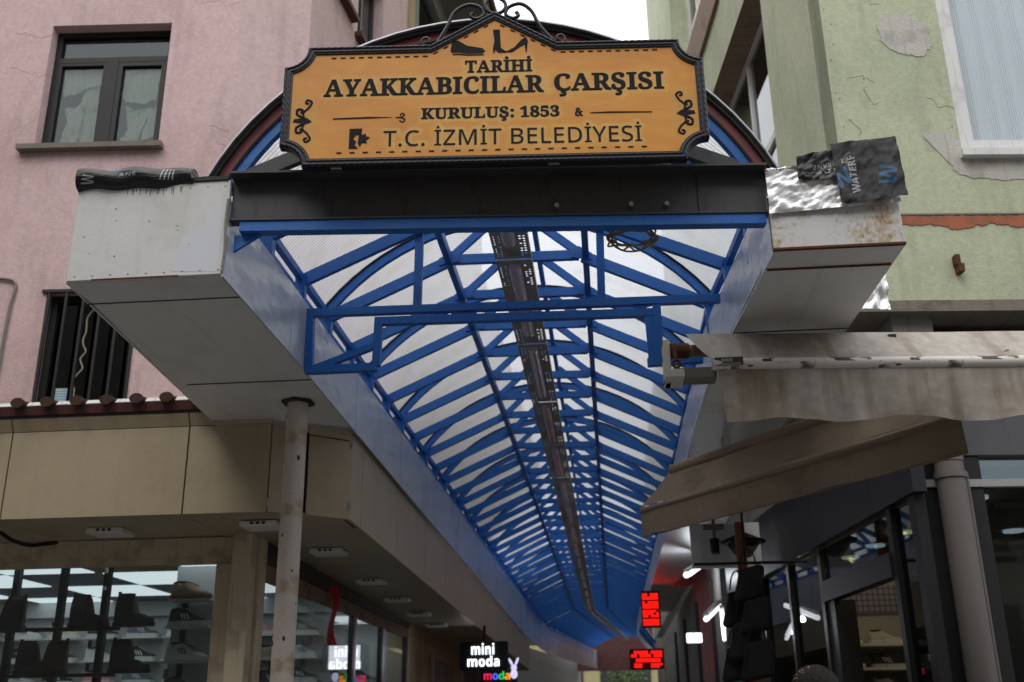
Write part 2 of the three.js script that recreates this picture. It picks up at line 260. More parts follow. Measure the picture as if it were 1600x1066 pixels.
  const c = V(-3.0, 0, -9.45), dir = V(0.08, 0, -1).normalize();
  const ms = new THREE.Matrix4().makeBasis(dir, V(0, 1, 0), dir.clone().cross(V(0, 1, 0))).setPosition(c); // local x runs into the alley, z faces it
  const Q = (n, g, m, par = b) => M(n, place(g, ms), m, par);
  Q('wall', wallWithHoles(0, 3.85, 3.97, 14, [[0.15, 1.28, 9.86, 11.6], [1.56, 2.62, 9.76, 11.2]], 0.3), mat.pink);
  for (const [x0, x1, y0, y1] of [[0.15, 1.28, 9.86, 11.6], [1.56, 2.62, 9.76, 11.2]]) {
    const w = Q('window', frameBars(x0, x1, y0, y1, -0.14, 0.05, 0.06), mat.steel);
    const s3 = (n, g, m) => { const k = new THREE.Mesh(place(g, ms), m); k.name = n; k.castShadow = k.receiveShadow = true; w.add(k); };
    s3('mullion', box((x0 + x1) / 2 - 0.03, (x0 + x1) / 2 + 0.03, y0, y1, -0.2, -0.135), mat.steel);
    s3('pane', box(x0 + 0.05, x1 - 0.05, y0 + 0.05, y1 - 0.05, -0.175, -0.17), mat.darkGlass);
    s3('room_wall', roomBox(x0 - 0.05, x1 + 0.05, y0 - 0.1, y1 + 0.1, -1.8, -0.305), mat.room);
    s3('sill', box(x0 - 0.1, x1 + 0.06, y0 - 0.07, y0 - 0.004, -0.12, 0.1), mat.maroon);
  }
  const g = thing('grey_building', 'grey building with wide roof overhang behind the pink one', 'building', V(-2.7, -LIFT, -13.4));
  const G = (n, ge, m) => M(n, place(ge, ms), m, g);
  G('wall', wallWithHoles(3.9, 9.6, 4.75, 13.6, [[4.5, 6.6, 11.0, 13.2], [7.4, 9.4, 11.0, 13.2]], 0.3), mat.greyWall);
  G('corner_strip', box(3.86, 4.05, 4.75, 14.2, 0, 0.06), mat.tan);
  for (const x of [4.5, 7.4]) { G('window_frame', frameBars(x, x + 2.05, 11.0, 13.2, -0.1, 0.07, 0.06), mat.steel); G('pane', box(x + 0.07, x + 1.98, 11.07, 13.13, -0.14, -0.135), mat.darkGlass); G('room_wall', roomBox(x - 0.1, x + 2.2, 10.8, 13.3, -2, -0.305), mat.room); }
  G('roof_overhang', box(3.9, 9.6, 13.6, 13.9, -2, 0.75), mat.concrete);
  for (let i = 0; i < 9; i++) G('roof_tile', box(4.0 + i * 0.62, 4.55 + i * 0.62, 13.9, 14.05, -0.4, 0.85, 0.04), mat.tile);
}

// ---------------------------------------------------------------- green building
const GA = Math.atan(0.10);
{
  const o = V(2.17, 0, -8.32), mx = new THREE.Matrix4().makeRotationY(GA).setPosition(o);
  const b = thing('green_building', 'peeling pale green plaster building with white framed windows', 'building', V(2.17, -LIFT, -8.32));
  const P = (n, g, m, par = b) => M(n, place(g, mx), m, par);
  P('wall', wallWithHoles(0, 7, 4.8, 14, [[1.08, 3.2, 6.2, 9.0]], 0.3), mat.green).userData.label = 'pale green street wall with filler patches';
  const win = P('window', frameBars(1.08, 3.2, 6.2, 9.0, -0.02, 0.13, 0.08), mat.whiteFrame); win.userData.label = 'white framed window with a pale net curtain';
  const sub = (p, n, g, m) => { const k = new THREE.Mesh(place(g, mx), m); k.name = n; k.castShadow = k.receiveShadow = true; p.add(k); return k; };
  sub(win, 'pane', box(1.2, 3.1, 6.32, 8.9, -0.07, -0.065), mat.clearGlass);
  { const g = new THREE.PlaneGeometry(1.96, 2.64, 90, 4).translate(2.15, 7.6, -0.13); const p = g.attributes.position; for (let i = 0; i < p.count; i++) p.setZ(i, -0.14 + 0.028 * Math.sin(p.getX(i) * 34) + 0.012 * Math.sin(p.getX(i) * 71 + 1)); g.computeVertexNormals(); const c = sub(win, 'net_curtain', g, mat.curtain); const uv = g.attributes.uv; for (let i = 0; i < uv.count; i++) uv.setXY(i, uv.getX(i) * 1.96, uv.getY(i) * 2.64); }
  sub(win, 'room_wall', roomBox(0.6, 3.6, 5.9, 9.3, -2.5, -0.305), mat.room);
  P('sill', box(1.05, 3.24, 6.13, 6.195, -0.1, 0.08), mat.whiteFrame);
  // filler patches, orange strip, pipe stub: thin irregular plaster skins
  const blob = (pts, th) => { const q = []; for (let i = 0; i < pts.length; i++) { const [x0, y0] = pts[i], [x1, y1] = pts[(i + 1) % pts.length]; const m = Math.max(3, Math.round(Math.hypot(x1 - x0, y1 - y0) / 0.022)); for (let k = 0; k < m; k++) q.push([x0 + (x1 - x0) * k / m + rr(-0.013, 0.013), y0 + (y1 - y0) * k / m + rr(-0.013, 0.013)]); } return boxUV(prism(q, th)); };
  P('filler_patch', blob([[0.5, 7.5], [0.6, 7.66], [0.76, 7.68], [0.98, 7.52], [0.97, 7.28], [0.86, 7.18], [0.66, 7.22], [0.52, 7.34]], 0.006), mat.filler);
  P('filler_patch', blob([[0.76, 6.36], [0.88, 6.4], [1.02, 6.42], [1.06, 6.5], [1.07, 6.14], [2.2, 6.12], [2.1, 6.0], [1.5, 5.92], [1.15, 5.94], [1.0, 6.0], [0.88, 6.2]], 0.006), mat.filler);
  P('orange_strip', blob([[0.36, 5.58], [3.4, 5.56], [3.4, 5.5], [2.2, 5.49], [1.6, 5.46], [1.2, 5.5], [0.9, 5.45], [0.7, 5.5], [0.36, 5.49]], 0.008), mat.orange);
  P('joint_line', box(0.3, 5, 5.585, 5.6, 0, 0.012), mat.concrete);
  P('pipe_stub', mergeGeometries([box(0.83, 0.87, 5.1, 5.19, 0, 0.07), box(0.84, 0.885, 5.03, 5.1, 0, 0.09)]), mat.rust);
  for (let i = 0; i < 7; i++) { const x = rr(0.1, 1.0), y = rr(5.8, 8.2); const q = [V(x, y, 0.001)]; for (let k = 0; k < 8; k++) q.push(V(q[k].x + rr(-0.03, 0.06), q[k].y + rr(-0.06, 0.03), 0.001)); P('crack', tube(q, 0.0014, 30), mat.concrete); }
  for (let i = 0; i < 22; i++) { const y = rr(5.9, 8.4), x = rr(0.02, 0.09), w = rr(0.004, 0.014); P('chip', boxUV(prism([[x, y], [x + w, y + w * rr(-0.5, 0.5)], [x + w * 0.8, y + w * rr(0.8, 2)], [x - w * 0.2, y + w]], 0.002)), mat.brownBand); }
  P('ledge', box(-0.02, 7, 4.7, 4.797, -0.9, 0.02), mat.concrete);
  P('recess_wall', box(0.0, 7, 3.98, 4.7, -0.9, -0.6), mat.concrete);
  P('junction_box', box(0.62, 0.8, 4.42, 4.6, -0.6, -0.5), mat.darkFrame);
  // side wall along the alley : local z runs back
  const holesA = [[1.8, 4.75, 6.3, 9.72], [4.4, 7.0, 11.3, 14.4]];
  const ms = mx.clone().multiply(new THREE.Matrix4().makeBasis(V(0, 0, -1), V(0, 1, 0), V(-1, 0, 0))); // x back, z out to the alley
  const S = (n, g, m, par = b) => M(n, place(g, ms), m, par);
  S('side_wall', wallWithHoles(0.002, 9.35, 4.8, 17, holesA, 0.45), mat.green).userData.label = 'green alley wall with tall windows';
  for (const [x0, x1, y0, y1] of holesA) {
    const w = S('window', frameBars(x0, x1, y0, y1, -0.3, 0.09, 0.07), mat.whiteFrame);
    const s = (n, g, m) => { const k = new THREE.Mesh(place(g, ms), m); k.name = n; k.castShadow = k.receiveShadow = true; w.add(k); };
    const xm = x0 + 0.62; s('mullion', box(xm, xm + 0.09, y0 + 0.09, y1 - 0.09, -0.36, -0.295), mat.whiteFrame); s('mullion', box(xm + 1.2, xm + 1.29, y0 + 0.09, y1 - 0.09, -0.36, -0.295), mat.whiteFrame);
    s('transom', box(x0 + 0.09, x1 - 0.09, 8.02 + (y0 > 10 ? 4.4 : 0), 8.11 + (y0 > 10 ? 4.4 : 0), -0.365, -0.292), mat.whiteFrame);
    s('casement', frameBars(x0 + 0.1, xm - 0.005, y0 + 0.1, 8.01 + (y0 > 10 ? 4.4 : 0), -0.285, 0.06, 0.05), mat.whiteFrame);
    s('pane', box(x0 + 0.09, x1 - 0.09, y0 + 0.09, y1 - 0.09, -0.335, -0.33), mat.darkGlass);
    s('room_wall', roomBox(x0 - 0.1, x1 + 0.1, y0 - 0.1, y1 + 0.1, -1.8, -0.455), mat.room);
    s('lintel_face', box(x0 + 0.01, x1 - 0.01, y1 - 0.012, y1 - 0.004, -0.3, -0.002), mat.brownBand);
  }
  S('sill_band', box(3.6, 7.4, 10.62, 11.28, 0.002, 0.05), mat.brownBand);
}

// ---------------------------------------------------------------- arcade canopy
const YE = 4.52;
const frameZ = k => k === 0 ? -5.42 : -6.04 - 0.745 * (k - 1);
const BEND = 39, NF = 62; // frame index where the alley turns, number of frames
const bendZ = frameZ(BEND), turn2 = -0.075;
function frameAt(k) { // matrix of frame k: x across, y up, origin on the alley axis
  if (k <= BEND) return new THREE.Matrix4().makeRotationY(k === 0 ? 0.082 : 0.03).setPosition(-0.612, 0, frameZ(k));
  const s = (k - BEND) * 0.745; return new THREE.Matrix4().makeRotationY(turn2 + 0.03).setPosition(-0.612 + Math.sin(-turn2) * s, 0.018 * s, bendZ - Math.cos(turn2) * s);
}
const halfL = 1.475, halfR = k => k < 2 ? 1.59 : k === 2 ? 1.54 : 1.475, riseAt = k => k === 0 ? 1.0 : 0.94;
function arcPoint(k, t) { // t 0..1 from left eave to right eave, local
  const l = -(k === 0 ? 1.5 : 1.6), r = k === 0 ? 1.58 : k === 1 ? 1.68 : 1.6, yb = k === 0 ? 4.47 : 4.39, h = (r - l) / 2, c = (l + r) / 2, rise = riseAt(k), R = (h * h + rise * rise) / (2 * rise), a0 = Math.asin(h / R), a = -a0 + 2 * a0 * t;
  return [c + R * Math.sin(a), yb + rise - R + R * Math.cos(a), Math.sin(a), Math.cos(a)];
}
function arcSweep(k, off, h, w, n = 28) { // rectangular section swept along the arc; off = radial offset of its centre
  const pos = [], ring = [];
  for (let i = 0; i <= n; i++) { const [x, y, nx, ny] = arcPoint(k, i / n); ring.push([[off - h / 2, -w / 2], [off + h / 2, -w / 2], [off + h / 2, w / 2], [off - h / 2, w / 2]].map(([r, z]) => [x + nx * r, y + ny * r, z])); }
  const q = (a, b, c, d) => { for (const p of [a, b, c, a, c, d]) pos.push(...p); };
  for (let i = 0; i < n; i++) for (let j = 0; j < 4; j++) q(ring[i][j], ring[i][(j + 1) % 4], ring[i + 1][(j + 1) % 4], ring[i + 1][j]);
  q(ring[0][3], ring[0][2], ring[0][1], ring[0][0]); q(ring[n][0], ring[n][1], ring[n][2], ring[n][3]);
  const g = new THREE.BufferGeometry(); g.setAttribute('position', new THREE.Float32BufferAttribute(pos, 3)); g.computeVertexNormals(); return boxUV(g);
}
const canopy = thing('arcade_canopy', 'long arched alley canopy of blue steel trusses and translucent roof sheets', 'canopy', V(-0.612, 4.4, -5.3));
{
  const local = (x, y) => V(x, y, 0);
  const make = k => [
    ['rafter', bar(local(-halfL + 0.02, YE + 0.02), local(-0.53, 4.97), 0.045, 0.086)],
    ['rafter', bar(local(0.53, 4.97), local(halfR(k) - 0.02, YE + 0.02), 0.045, 0.086)],
    ['collar', bar(local(-0.5, 4.985), local(0.5, 4.985), 0.045, 0.075)],
    ['strut', bar(local(-0.52, 4.99), local(-0.19, 5.3), 0.042, 0.06)],
    ['strut', bar(local(0.52, 4.99), local(0.15, 5.3), 0.042, 0.06)],
    ['gusset_plate', boxUV(prism([[-0.6, 4.93], [-0.44, 4.955], [-0.44, 5.02], [-0.5, 5.05], [-0.6, 4.985]], 0.012).translate(0, 0, 0.0225))], ['gusset_plate', boxUV(prism([[0.6, 4.93], [0.44, 4.955], [0.44, 5.02], [0.5, 5.05], [0.6, 4.985]].reverse(), 0.012).translate(0, 0, 0.0225))]];
  const shared = make(5);
  for (let k = 0; k < NF; k++) {
    const g = new THREE.Group(); g.name = 'truss_frame'; g.applyMatrix4(frameAt(k)); g.position.sub(canopy.base); canopy.add(g); if (k > 1) { g.rotation.z += rr(-0.004, 0.004); g.rotation.y += rr(-0.006, 0.006); g.position.z += rr(-0.015, 0.015); g.position.y += rr(-0.005, 0.005); }
    for (const [n, geo] of (k < 3 ? make(k) : shared)) { if (k === 0 && n !== 'rafter') continue; const m = new THREE.Mesh(geo, k === 0 ? mat.steel : mat.blue); m.name = n; m.castShadow = m.receiveShadow = true; g.add(m); }
    if (k) for (const s of [-1, 1]) { // eave posts
      const x = s < 0 ? -halfL : halfR(k); const p = new THREE.Mesh(box(x - 0.035, x + 0.035, 4.2, YE + 0.05, -0.035, 0.035), mat.blue); p.name = 'eave_post'; p.castShadow = p.receiveShadow = true; p.applyMatrix4(frameAt(k)); p.position.sub(canopy.base); canopy.add(p);
    }
  }
  const ribs = [0]; for (let k = 1; k < NF; k += 2) ribs.push(k);
  const ribGeo = arcSweep(5, 0, 0.06, 0.045), gasGeo = arcSweep(5, 0.036, 0.01, 0.075);
  for (const k of ribs) {
    const r = new THREE.Mesh(k < 3 ? arcSweep(k, 0, k ? 0.06 : 0.055, 0.05) : ribGeo, mat.blue); r.name = 'arch_rib'; r.applyMatrix4(frameAt(k)); r.position.sub(canopy.base); r.castShadow = r.receiveShadow = true; canopy.add(r);
    const s = new THREE.Mesh(k < 3 ? arcSweep(k, k ? 0.036 : 0.032, 0.008, 0.075) : gasGeo, mat.rubber); s.name = 'gasket'; s.castShadow = s.receiveShadow = true; r.add(s);
    if (k === 0) { const a = new THREE.Mesh(arcSweep(0, 0.062, 0.05, 0.06).translate(0, 0, 0.012), mat.primer); a.name = 'primer_band'; r.add(a); const b = new THREE.Mesh(arcSweep(0, 0.1, 0.024, 0.1).translate(0, 0, 0.02), mat.rubber); b.name = 'edge_seal'; r.add(b); const c = new THREE.Mesh(arcSweep(0, 0.118, 0.01, 0.13).translate(0, 0, 0.03), mat.alu); c.name = 'edge_cap'; r.add(c); }
  }
  // translucent sheets between neighbouring ribs, laid just above them
  for (let i = 0; i + 1 < ribs.length; i++) {
    const A = frameAt(ribs[i]), B = frameAt(ribs[i + 1]), n = 32, pos = [], uv = []; const a = [], b = [];
    const lift = k => k === 0 ? 0.09 : 0.048;
    for (let j = 0; j <= n; j++) for (const [k, m, arr] of [[ribs[i], A, a], [ribs[i + 1], B, b]]) { const [x, y, nx, ny] = arcPoint(k, j / n), e = lift(k); arr.push(V(x + nx * e, y + ny * e, 0).applyMatrix4(m)); }
    for (let j = 0; j < n; j++) { for (const p of [a[j], a[j + 1], b[j + 1], a[j], b[j + 1], b[j]]) pos.push(p.x, p.y, p.z); const u0 = j * 0.11, u1 = u0 + 0.11, z0 = a[j].z, z1 = b[j].z; uv.push(u0, z0, u1, z0, u1, z1, u0, z0, u1, z1, u0, z1); }
    const g = new THREE.BufferGeometry(); g.setAttribute('position', new THREE.Float32BufferAttribute(pos, 3)); g.setAttribute('uv', new THREE.Float32BufferAttribute(uv, 2)); g.computeVertexNormals();
    M('roof_sheet', g, mat.sheet, canopy);
  }
  // long members: purlins at the truss nodes, ridge rails, eave rails
  const run = (name, x, y, w, h, k0, k1, fx) => { const P = k => V(fx ? fx(k) : x, y, 0).applyMatrix4(frameAt(k)); let ks = [k0, 1, 2, 3, BEND, k1].filter((v, i, a) => v >= k0 && v <= k1 && a.indexOf(v) === i).sort((p, q) => p - q); for (let i = 0; i + 1 < ks.length; i++) M(name, bar(P(ks[i]), P(ks[i + 1]), w, h), mat.blue, canopy); };
  run('purlin', -0.53, 4.985, 0.05, 0.075, 0, NF - 1); run('purlin', 0.545, 4.985, 0.05, 0.075, 0, NF - 1);
  run('ridge_rail', 0.14, 5.29, 0.04, 0.05, 1, NF - 1); run('ridge_rail', -0.18, 5.29, 0.04, 0.05, 1, NF - 1);
  for (const y of [YE + 0.03, 4.4]) { run('eave_rail', 0, y, 0.045, 0.05, 1, NF - 1, () => -halfL); run('eave_rail', 0, y, 0.045, 0.05, 1, NF - 1, k => halfR(k)); }
}
const alongAxis = (x, y, s) => { // point at survey depth s along the alley
  if (s <= -bendZ) return V(x, y, -s); const d = s + bendZ; return V(-0.612 + Math.sin(-turn2) * d + (x + 0.612) * Math.cos(turn2), y + 0.018 * d, bendZ - Math.cos(turn2) * d); };

// cable tray with unlit fluorescent fittings
{
  const t = thing('cable_tray', 'perforated grey cable tray with unlit tube fittings under the trusses', 'cable tray', V(-0.62, 4.9, -5.4));
  const sh = new THREE.Shape([[-0.135, 0], [0.135, 0], [0.135, 1.9], [-0.135, 1.9]].map(p => new THREE.Vector2(...p)));
  for (const c of [[0.1, 0.5], [0.85, 1.25], [1.5, 1.85]]) for (let y = c[0]; y < c[1]; y += 0.042) for (const x of [-0.118, -0.088, 0.07, 0.1]) if (rnd() < 0.85) sh.holes.push(new THREE.Path([[x, y], [x, y + 0.024], [x + 0.017, y + 0.024], [x + 0.017, y]].map(p => new THREE.Vector2(...p))));
  const plate = boxUV(new THREE.ExtrudeGeometry(sh, { depth: 0.004, bevelEnabled: false })); plate.rotateX(-Math.PI / 2);
  const side = mergeGeometries([box(-0.139, -0.135, -0.002, 0.05, -1.9, 0), box(0.135, 0.139, -0.002, 0.05, -1.9, 0)]);
  const tubeG = new THREE.CylinderGeometry(0.05, 0.05, 1.5, 14, 1, false).rotateX(Math.PI / 2).scale(1, 0.7, 1);
  for (let i = 0; i < 24; i++) {
    const s = 5.45 + i * 1.93, p = alongAxis(-0.62, 4.9, s), q = alongAxis(-0.62, 4.9, s + 1.93);
    const g = new THREE.Group(); g.name = 'tray_section'; g.position.copy(p).sub(t.base); g.lookAt(p.clone().sub(t.base).add(p).sub(q)); t.add(g);
    g.rotation.set(0, Math.atan2(-(q.x - p.x), -(q.z - p.z)), 0);
    const a = new THREE.Mesh(plate, mat.trayMetal); a.name = 'perforated_plate'; g.add(a); const b = new THREE.Mesh(side, mat.trayMetal); b.name = 'tray_edge'; g.add(b);
    const c = new THREE.Mesh(tubeG, mat.diffuser); c.name = 'tube_fitting'; c.position.set(0, -0.025, -0.62 - 0.2); g.add(c); for (const m of [a, b, c]) m.castShadow = m.receiveShadow = true;
  }
}

// ---------------------------------------------------------------- gutter boxes
const drop = z => Math.max(0, (-z - 8.2)) * 0.017;
{
  const L = thing('gutter_box', 'boxed white gutter with a membrane roll on top beside the pink building', 'gutter box', V(-2.5, 3.9, -5.17));
  M('front_panel', box(-2.95, -2.046, 3.9, 4.485, -5.2, -5.17, 0.006), mat.whitePanel, L);
  M('soffit_panel', box(-2.955, -2.05, 3.9, 3.912, -5.5, -5.202), mat.whitePanel, L);
  M('soffit_panel', slab(V(-2.955, 3.902, -5.506), V(-2.047, 3.902, -5.506), V(-2.047, 3.902, -7.08), V(-3.08, 3.902, -7.08), -0.012), mat.whitePanel, L);
  M('soffit_panel', slab(V(-3.08, 3.9, -7.088), V(-2.047, 3.9, -7.088), V(-2.047, 3.9, -8.6), V(-3.2, 3.9, -8.6), -0.012), mat.whitePanel, L);
  M('outer_panel', slab(V(-3.2, 3.9, -8.6), V(-2.95, 3.9, -5.19), V(-2.95, 4.48, -5.19), V(-3.2, 4.48, -8.6), -0.01), mat.whitePanel, L);
  let z = -5.172; for (const z1 of [-6.45, -8.35, -10.3, -12.3, -14.3, -16.3, -18.3, -20.3, -22.3, -24.3, -26.3]) {
    const xa = -2.045, yb = zz => zz > -8.2 ? 3.885 : 3.85 - drop(zz); M('inner_panel', slab(V(xa, yb(z), z), V(xa, yb(z1), z1 + 0.006), V(xa, 4.365, z1 + 0.006), V(xa, 4.365, z), 0.012), mat.galv, L); z = z1; }
  for (let s = 26.3; s < 52; s += 3) { const a = alongAxis(-2.07, 3.6, s), b = alongAxis(-2.07, 3.6, s + 2.99); M('inner_panel', slab(a, b, V(b.x, b.y + 0.85, b.z), V(a.x, a.y + 0.85, a.z), 0.012), mat.galv, L); }
  M('top_panel', box(-2.94, -2.085, 4.36, 4.375, -26, -5.2), mat.steel, L);
  M('roof_edge', boxUV(prism([[-2.95, 4.485], [-2.06, 4.485], [-2.06, 4.505], [-2.2, 4.512], [-2.35, 4.5], [-2.5, 4.508], [-2.95, 4.5]], 0.2).translate(0, 0, -5.36)), mat.rubber, L);
  M('rust_edge', box(-2.8, -2.3, 3.898, 3.906, -5.172, -5.166), mat.rust, L);
  M('corner_seal', tube([V(-2.05, 4.36, -5.166), V(-2.054, 4.2, -5.166), V(-2.046, 4.05, -5.166), V(-2.052, 3.91, -5.166)], 0.008, 40), mat.filler, L);
  for (let i = 0; i < 9; i++) { const x = rr(-2.9, -2.12), y = rr(3.96, 4.42); M('scuff', box(x, x + rr(0.004, 0.012), y, y + rr(0.003, 0.009), -5.17, -5.1685), mat.steel, L); }

  M('paint_patch', boxUV(prism([[-2.34, 3.93], [-2.08, 3.915], [-2.08, 4.36], [-2.12, 4.33], [-2.18, 4.2], [-2.3, 4.15]], 0.0015).translate(0, 0, -5.1705)), std({ color: lin(0.66, 0.68, 0.74), roughness: 0.4 }), L);
  for (let i = 0; i < 16; i++) { const x = -2.66 + i * 0.022 + rr(-0.01, 0.01), h = rr(0.02, 0.07); M('dirt_run', boxUV(prism([[x, 4.46], [x + 0.006, 4.46], [x + 0.004, 4.46 - h], [x + 0.001, 4.46 - h * 0.9]], 0.001).translate(0, 0, -5.1703)), mat.concrete, L); }
  for (const z of [-5.503, -7.084]) M('joint_gap_strip', box(-3.0, -2.06, 3.896, 3.9015, z - 0.005, z + 0.005), mat.rubber, L);  // black strips laid in for the shade of the open soffit joints
  for (let i = 0; i < 9; i++) for (const y of [3.93, 4.45]) if (y < 4 || i > 4) { const m = M('rivet', new THREE.SphereGeometry(0.006, 8, 6).scale(1, 1, 0.5), mat.alu, L); m.position.add(V(-2.9 + i * 0.103, y, -5.169)); }
  const R = thing('gutter_box', 'rusty boxed gutter with foil and black membrane beside the green building', 'gutter box', V(1.3, 4.0, -5.42));
  M('front_panel', box(0.99, 1.70, 4.0, 4.275, -5.45, -5.42, 0.006), mat.rustPanel, R);
  M('rust_edge', box(0.99, 1.705, 3.992, 4.004, -5.44, -5.412), mat.rust, R);
  M('rust_edge', box(0.992, 1.69, 3.99, 3.999, -5.705, -5.69), mat.rust, R);
  M('soffit_panel', slab(V(0.985, 4.0, -5.45), V(1.7, 4.0, -5.45), V(1.69, 4.0, -5.69), V(0.966, 4.0, -5.69), -0.012), mat.whitePanel, R);
  M('soffit_panel', slab(V(0.964, 4.001, -5.705), V(1.69, 4.001, -5.705), V(1.66, 4.001, -6.75), V(0.888, 4.001, -6.75), -0.012), mat.whitePanel, R);
  M('soffit_panel', slab(V(0.888, 4.0, -6.756), V(1.66, 4.0, -6.756), V(1.6, 4.0, -8.4), V(0.818, 4.0, -8.4), -0.012), mat.whitePanel, R);
  M('soffit_panel', slab(V(0.818, 4.0, -8.406), V(1.6, 4.0, -8.406), V(1.5, 4.0, -26), V(0.815, 4.0, -26), -0.012), mat.whitePanel, R);
  M('joint_gap_strip', box(0.9, 1.66, 3.995, 4.0, -6.757, -6.748), mat.rubber, R);  // black strip for the dark of an open joint
  M('outer_panel', slab(V(1.7, 4.0, -5.45), V(1.6, 4.0, -8.4), V(1.6, 4.5, -8.4), V(1.7, 4.5, -5.45), -0.01), mat.whitePanel, R);
  M('top_panel', box(0.99, 1.55, 4.4, 4.41, -26, -5.6), mat.steel, R);
  const ed = [[0.985, -5.43], [0.935, -6.2], [0.865, -7.1], [0.82, -7.7], [0.82, -11.5], [0.82, -14], [0.82, -17], [0.82, -20], [0.81, -23], [0.81, -26.5], [0.81, -30], [0.81, -33.5]];
  for (let i = 0; i + 1 < ed.length; i++) { // wavy hand-bent sheet
    const [xa, za] = ed[i], [xb, zb] = ed[i + 1]; const g = new THREE.PlaneGeometry(1, 1, 40, 10), p = g.attributes.position;
    for (let j = 0; j < p.count; j++) { const u = p.getX(j) + 0.5, v = p.getY(j) + 0.5, zz = za + (zb - za) * u + (i + 1 < ed.length - 1 ? 0.004 * u : 0); p.setXYZ(j, xa + (xb - xa) * u - 0.014 * (smp(FB, zz * 0.21, v * 0.3) - 0.5) * Math.sin(Math.PI * u), 3.975 + (0.42 + 0.02 * (smp(FC, zz * 0.15, 0.2) - 0.5)) * v, zz); }
    g.computeVertexNormals(); M('inner_panel', boxUV(g), mat.galvWave ??= mat.galv.clone(), R);
  }
  mat.galvWave.side = THREE.DoubleSide; mat.galvWave.roughness = 0.27;
  for (let s = 33.5; s < 52; s += 3) { const a = alongAxis(0.83, 4.0, s), b = alongAxis(0.83, 4.0, s + 2.99); M('inner_panel', slab(b, a, V(a.x, a.y + 0.45, a.z), V(b.x, b.y + 0.45, b.z), 0.01), mat.galv, R); }
}
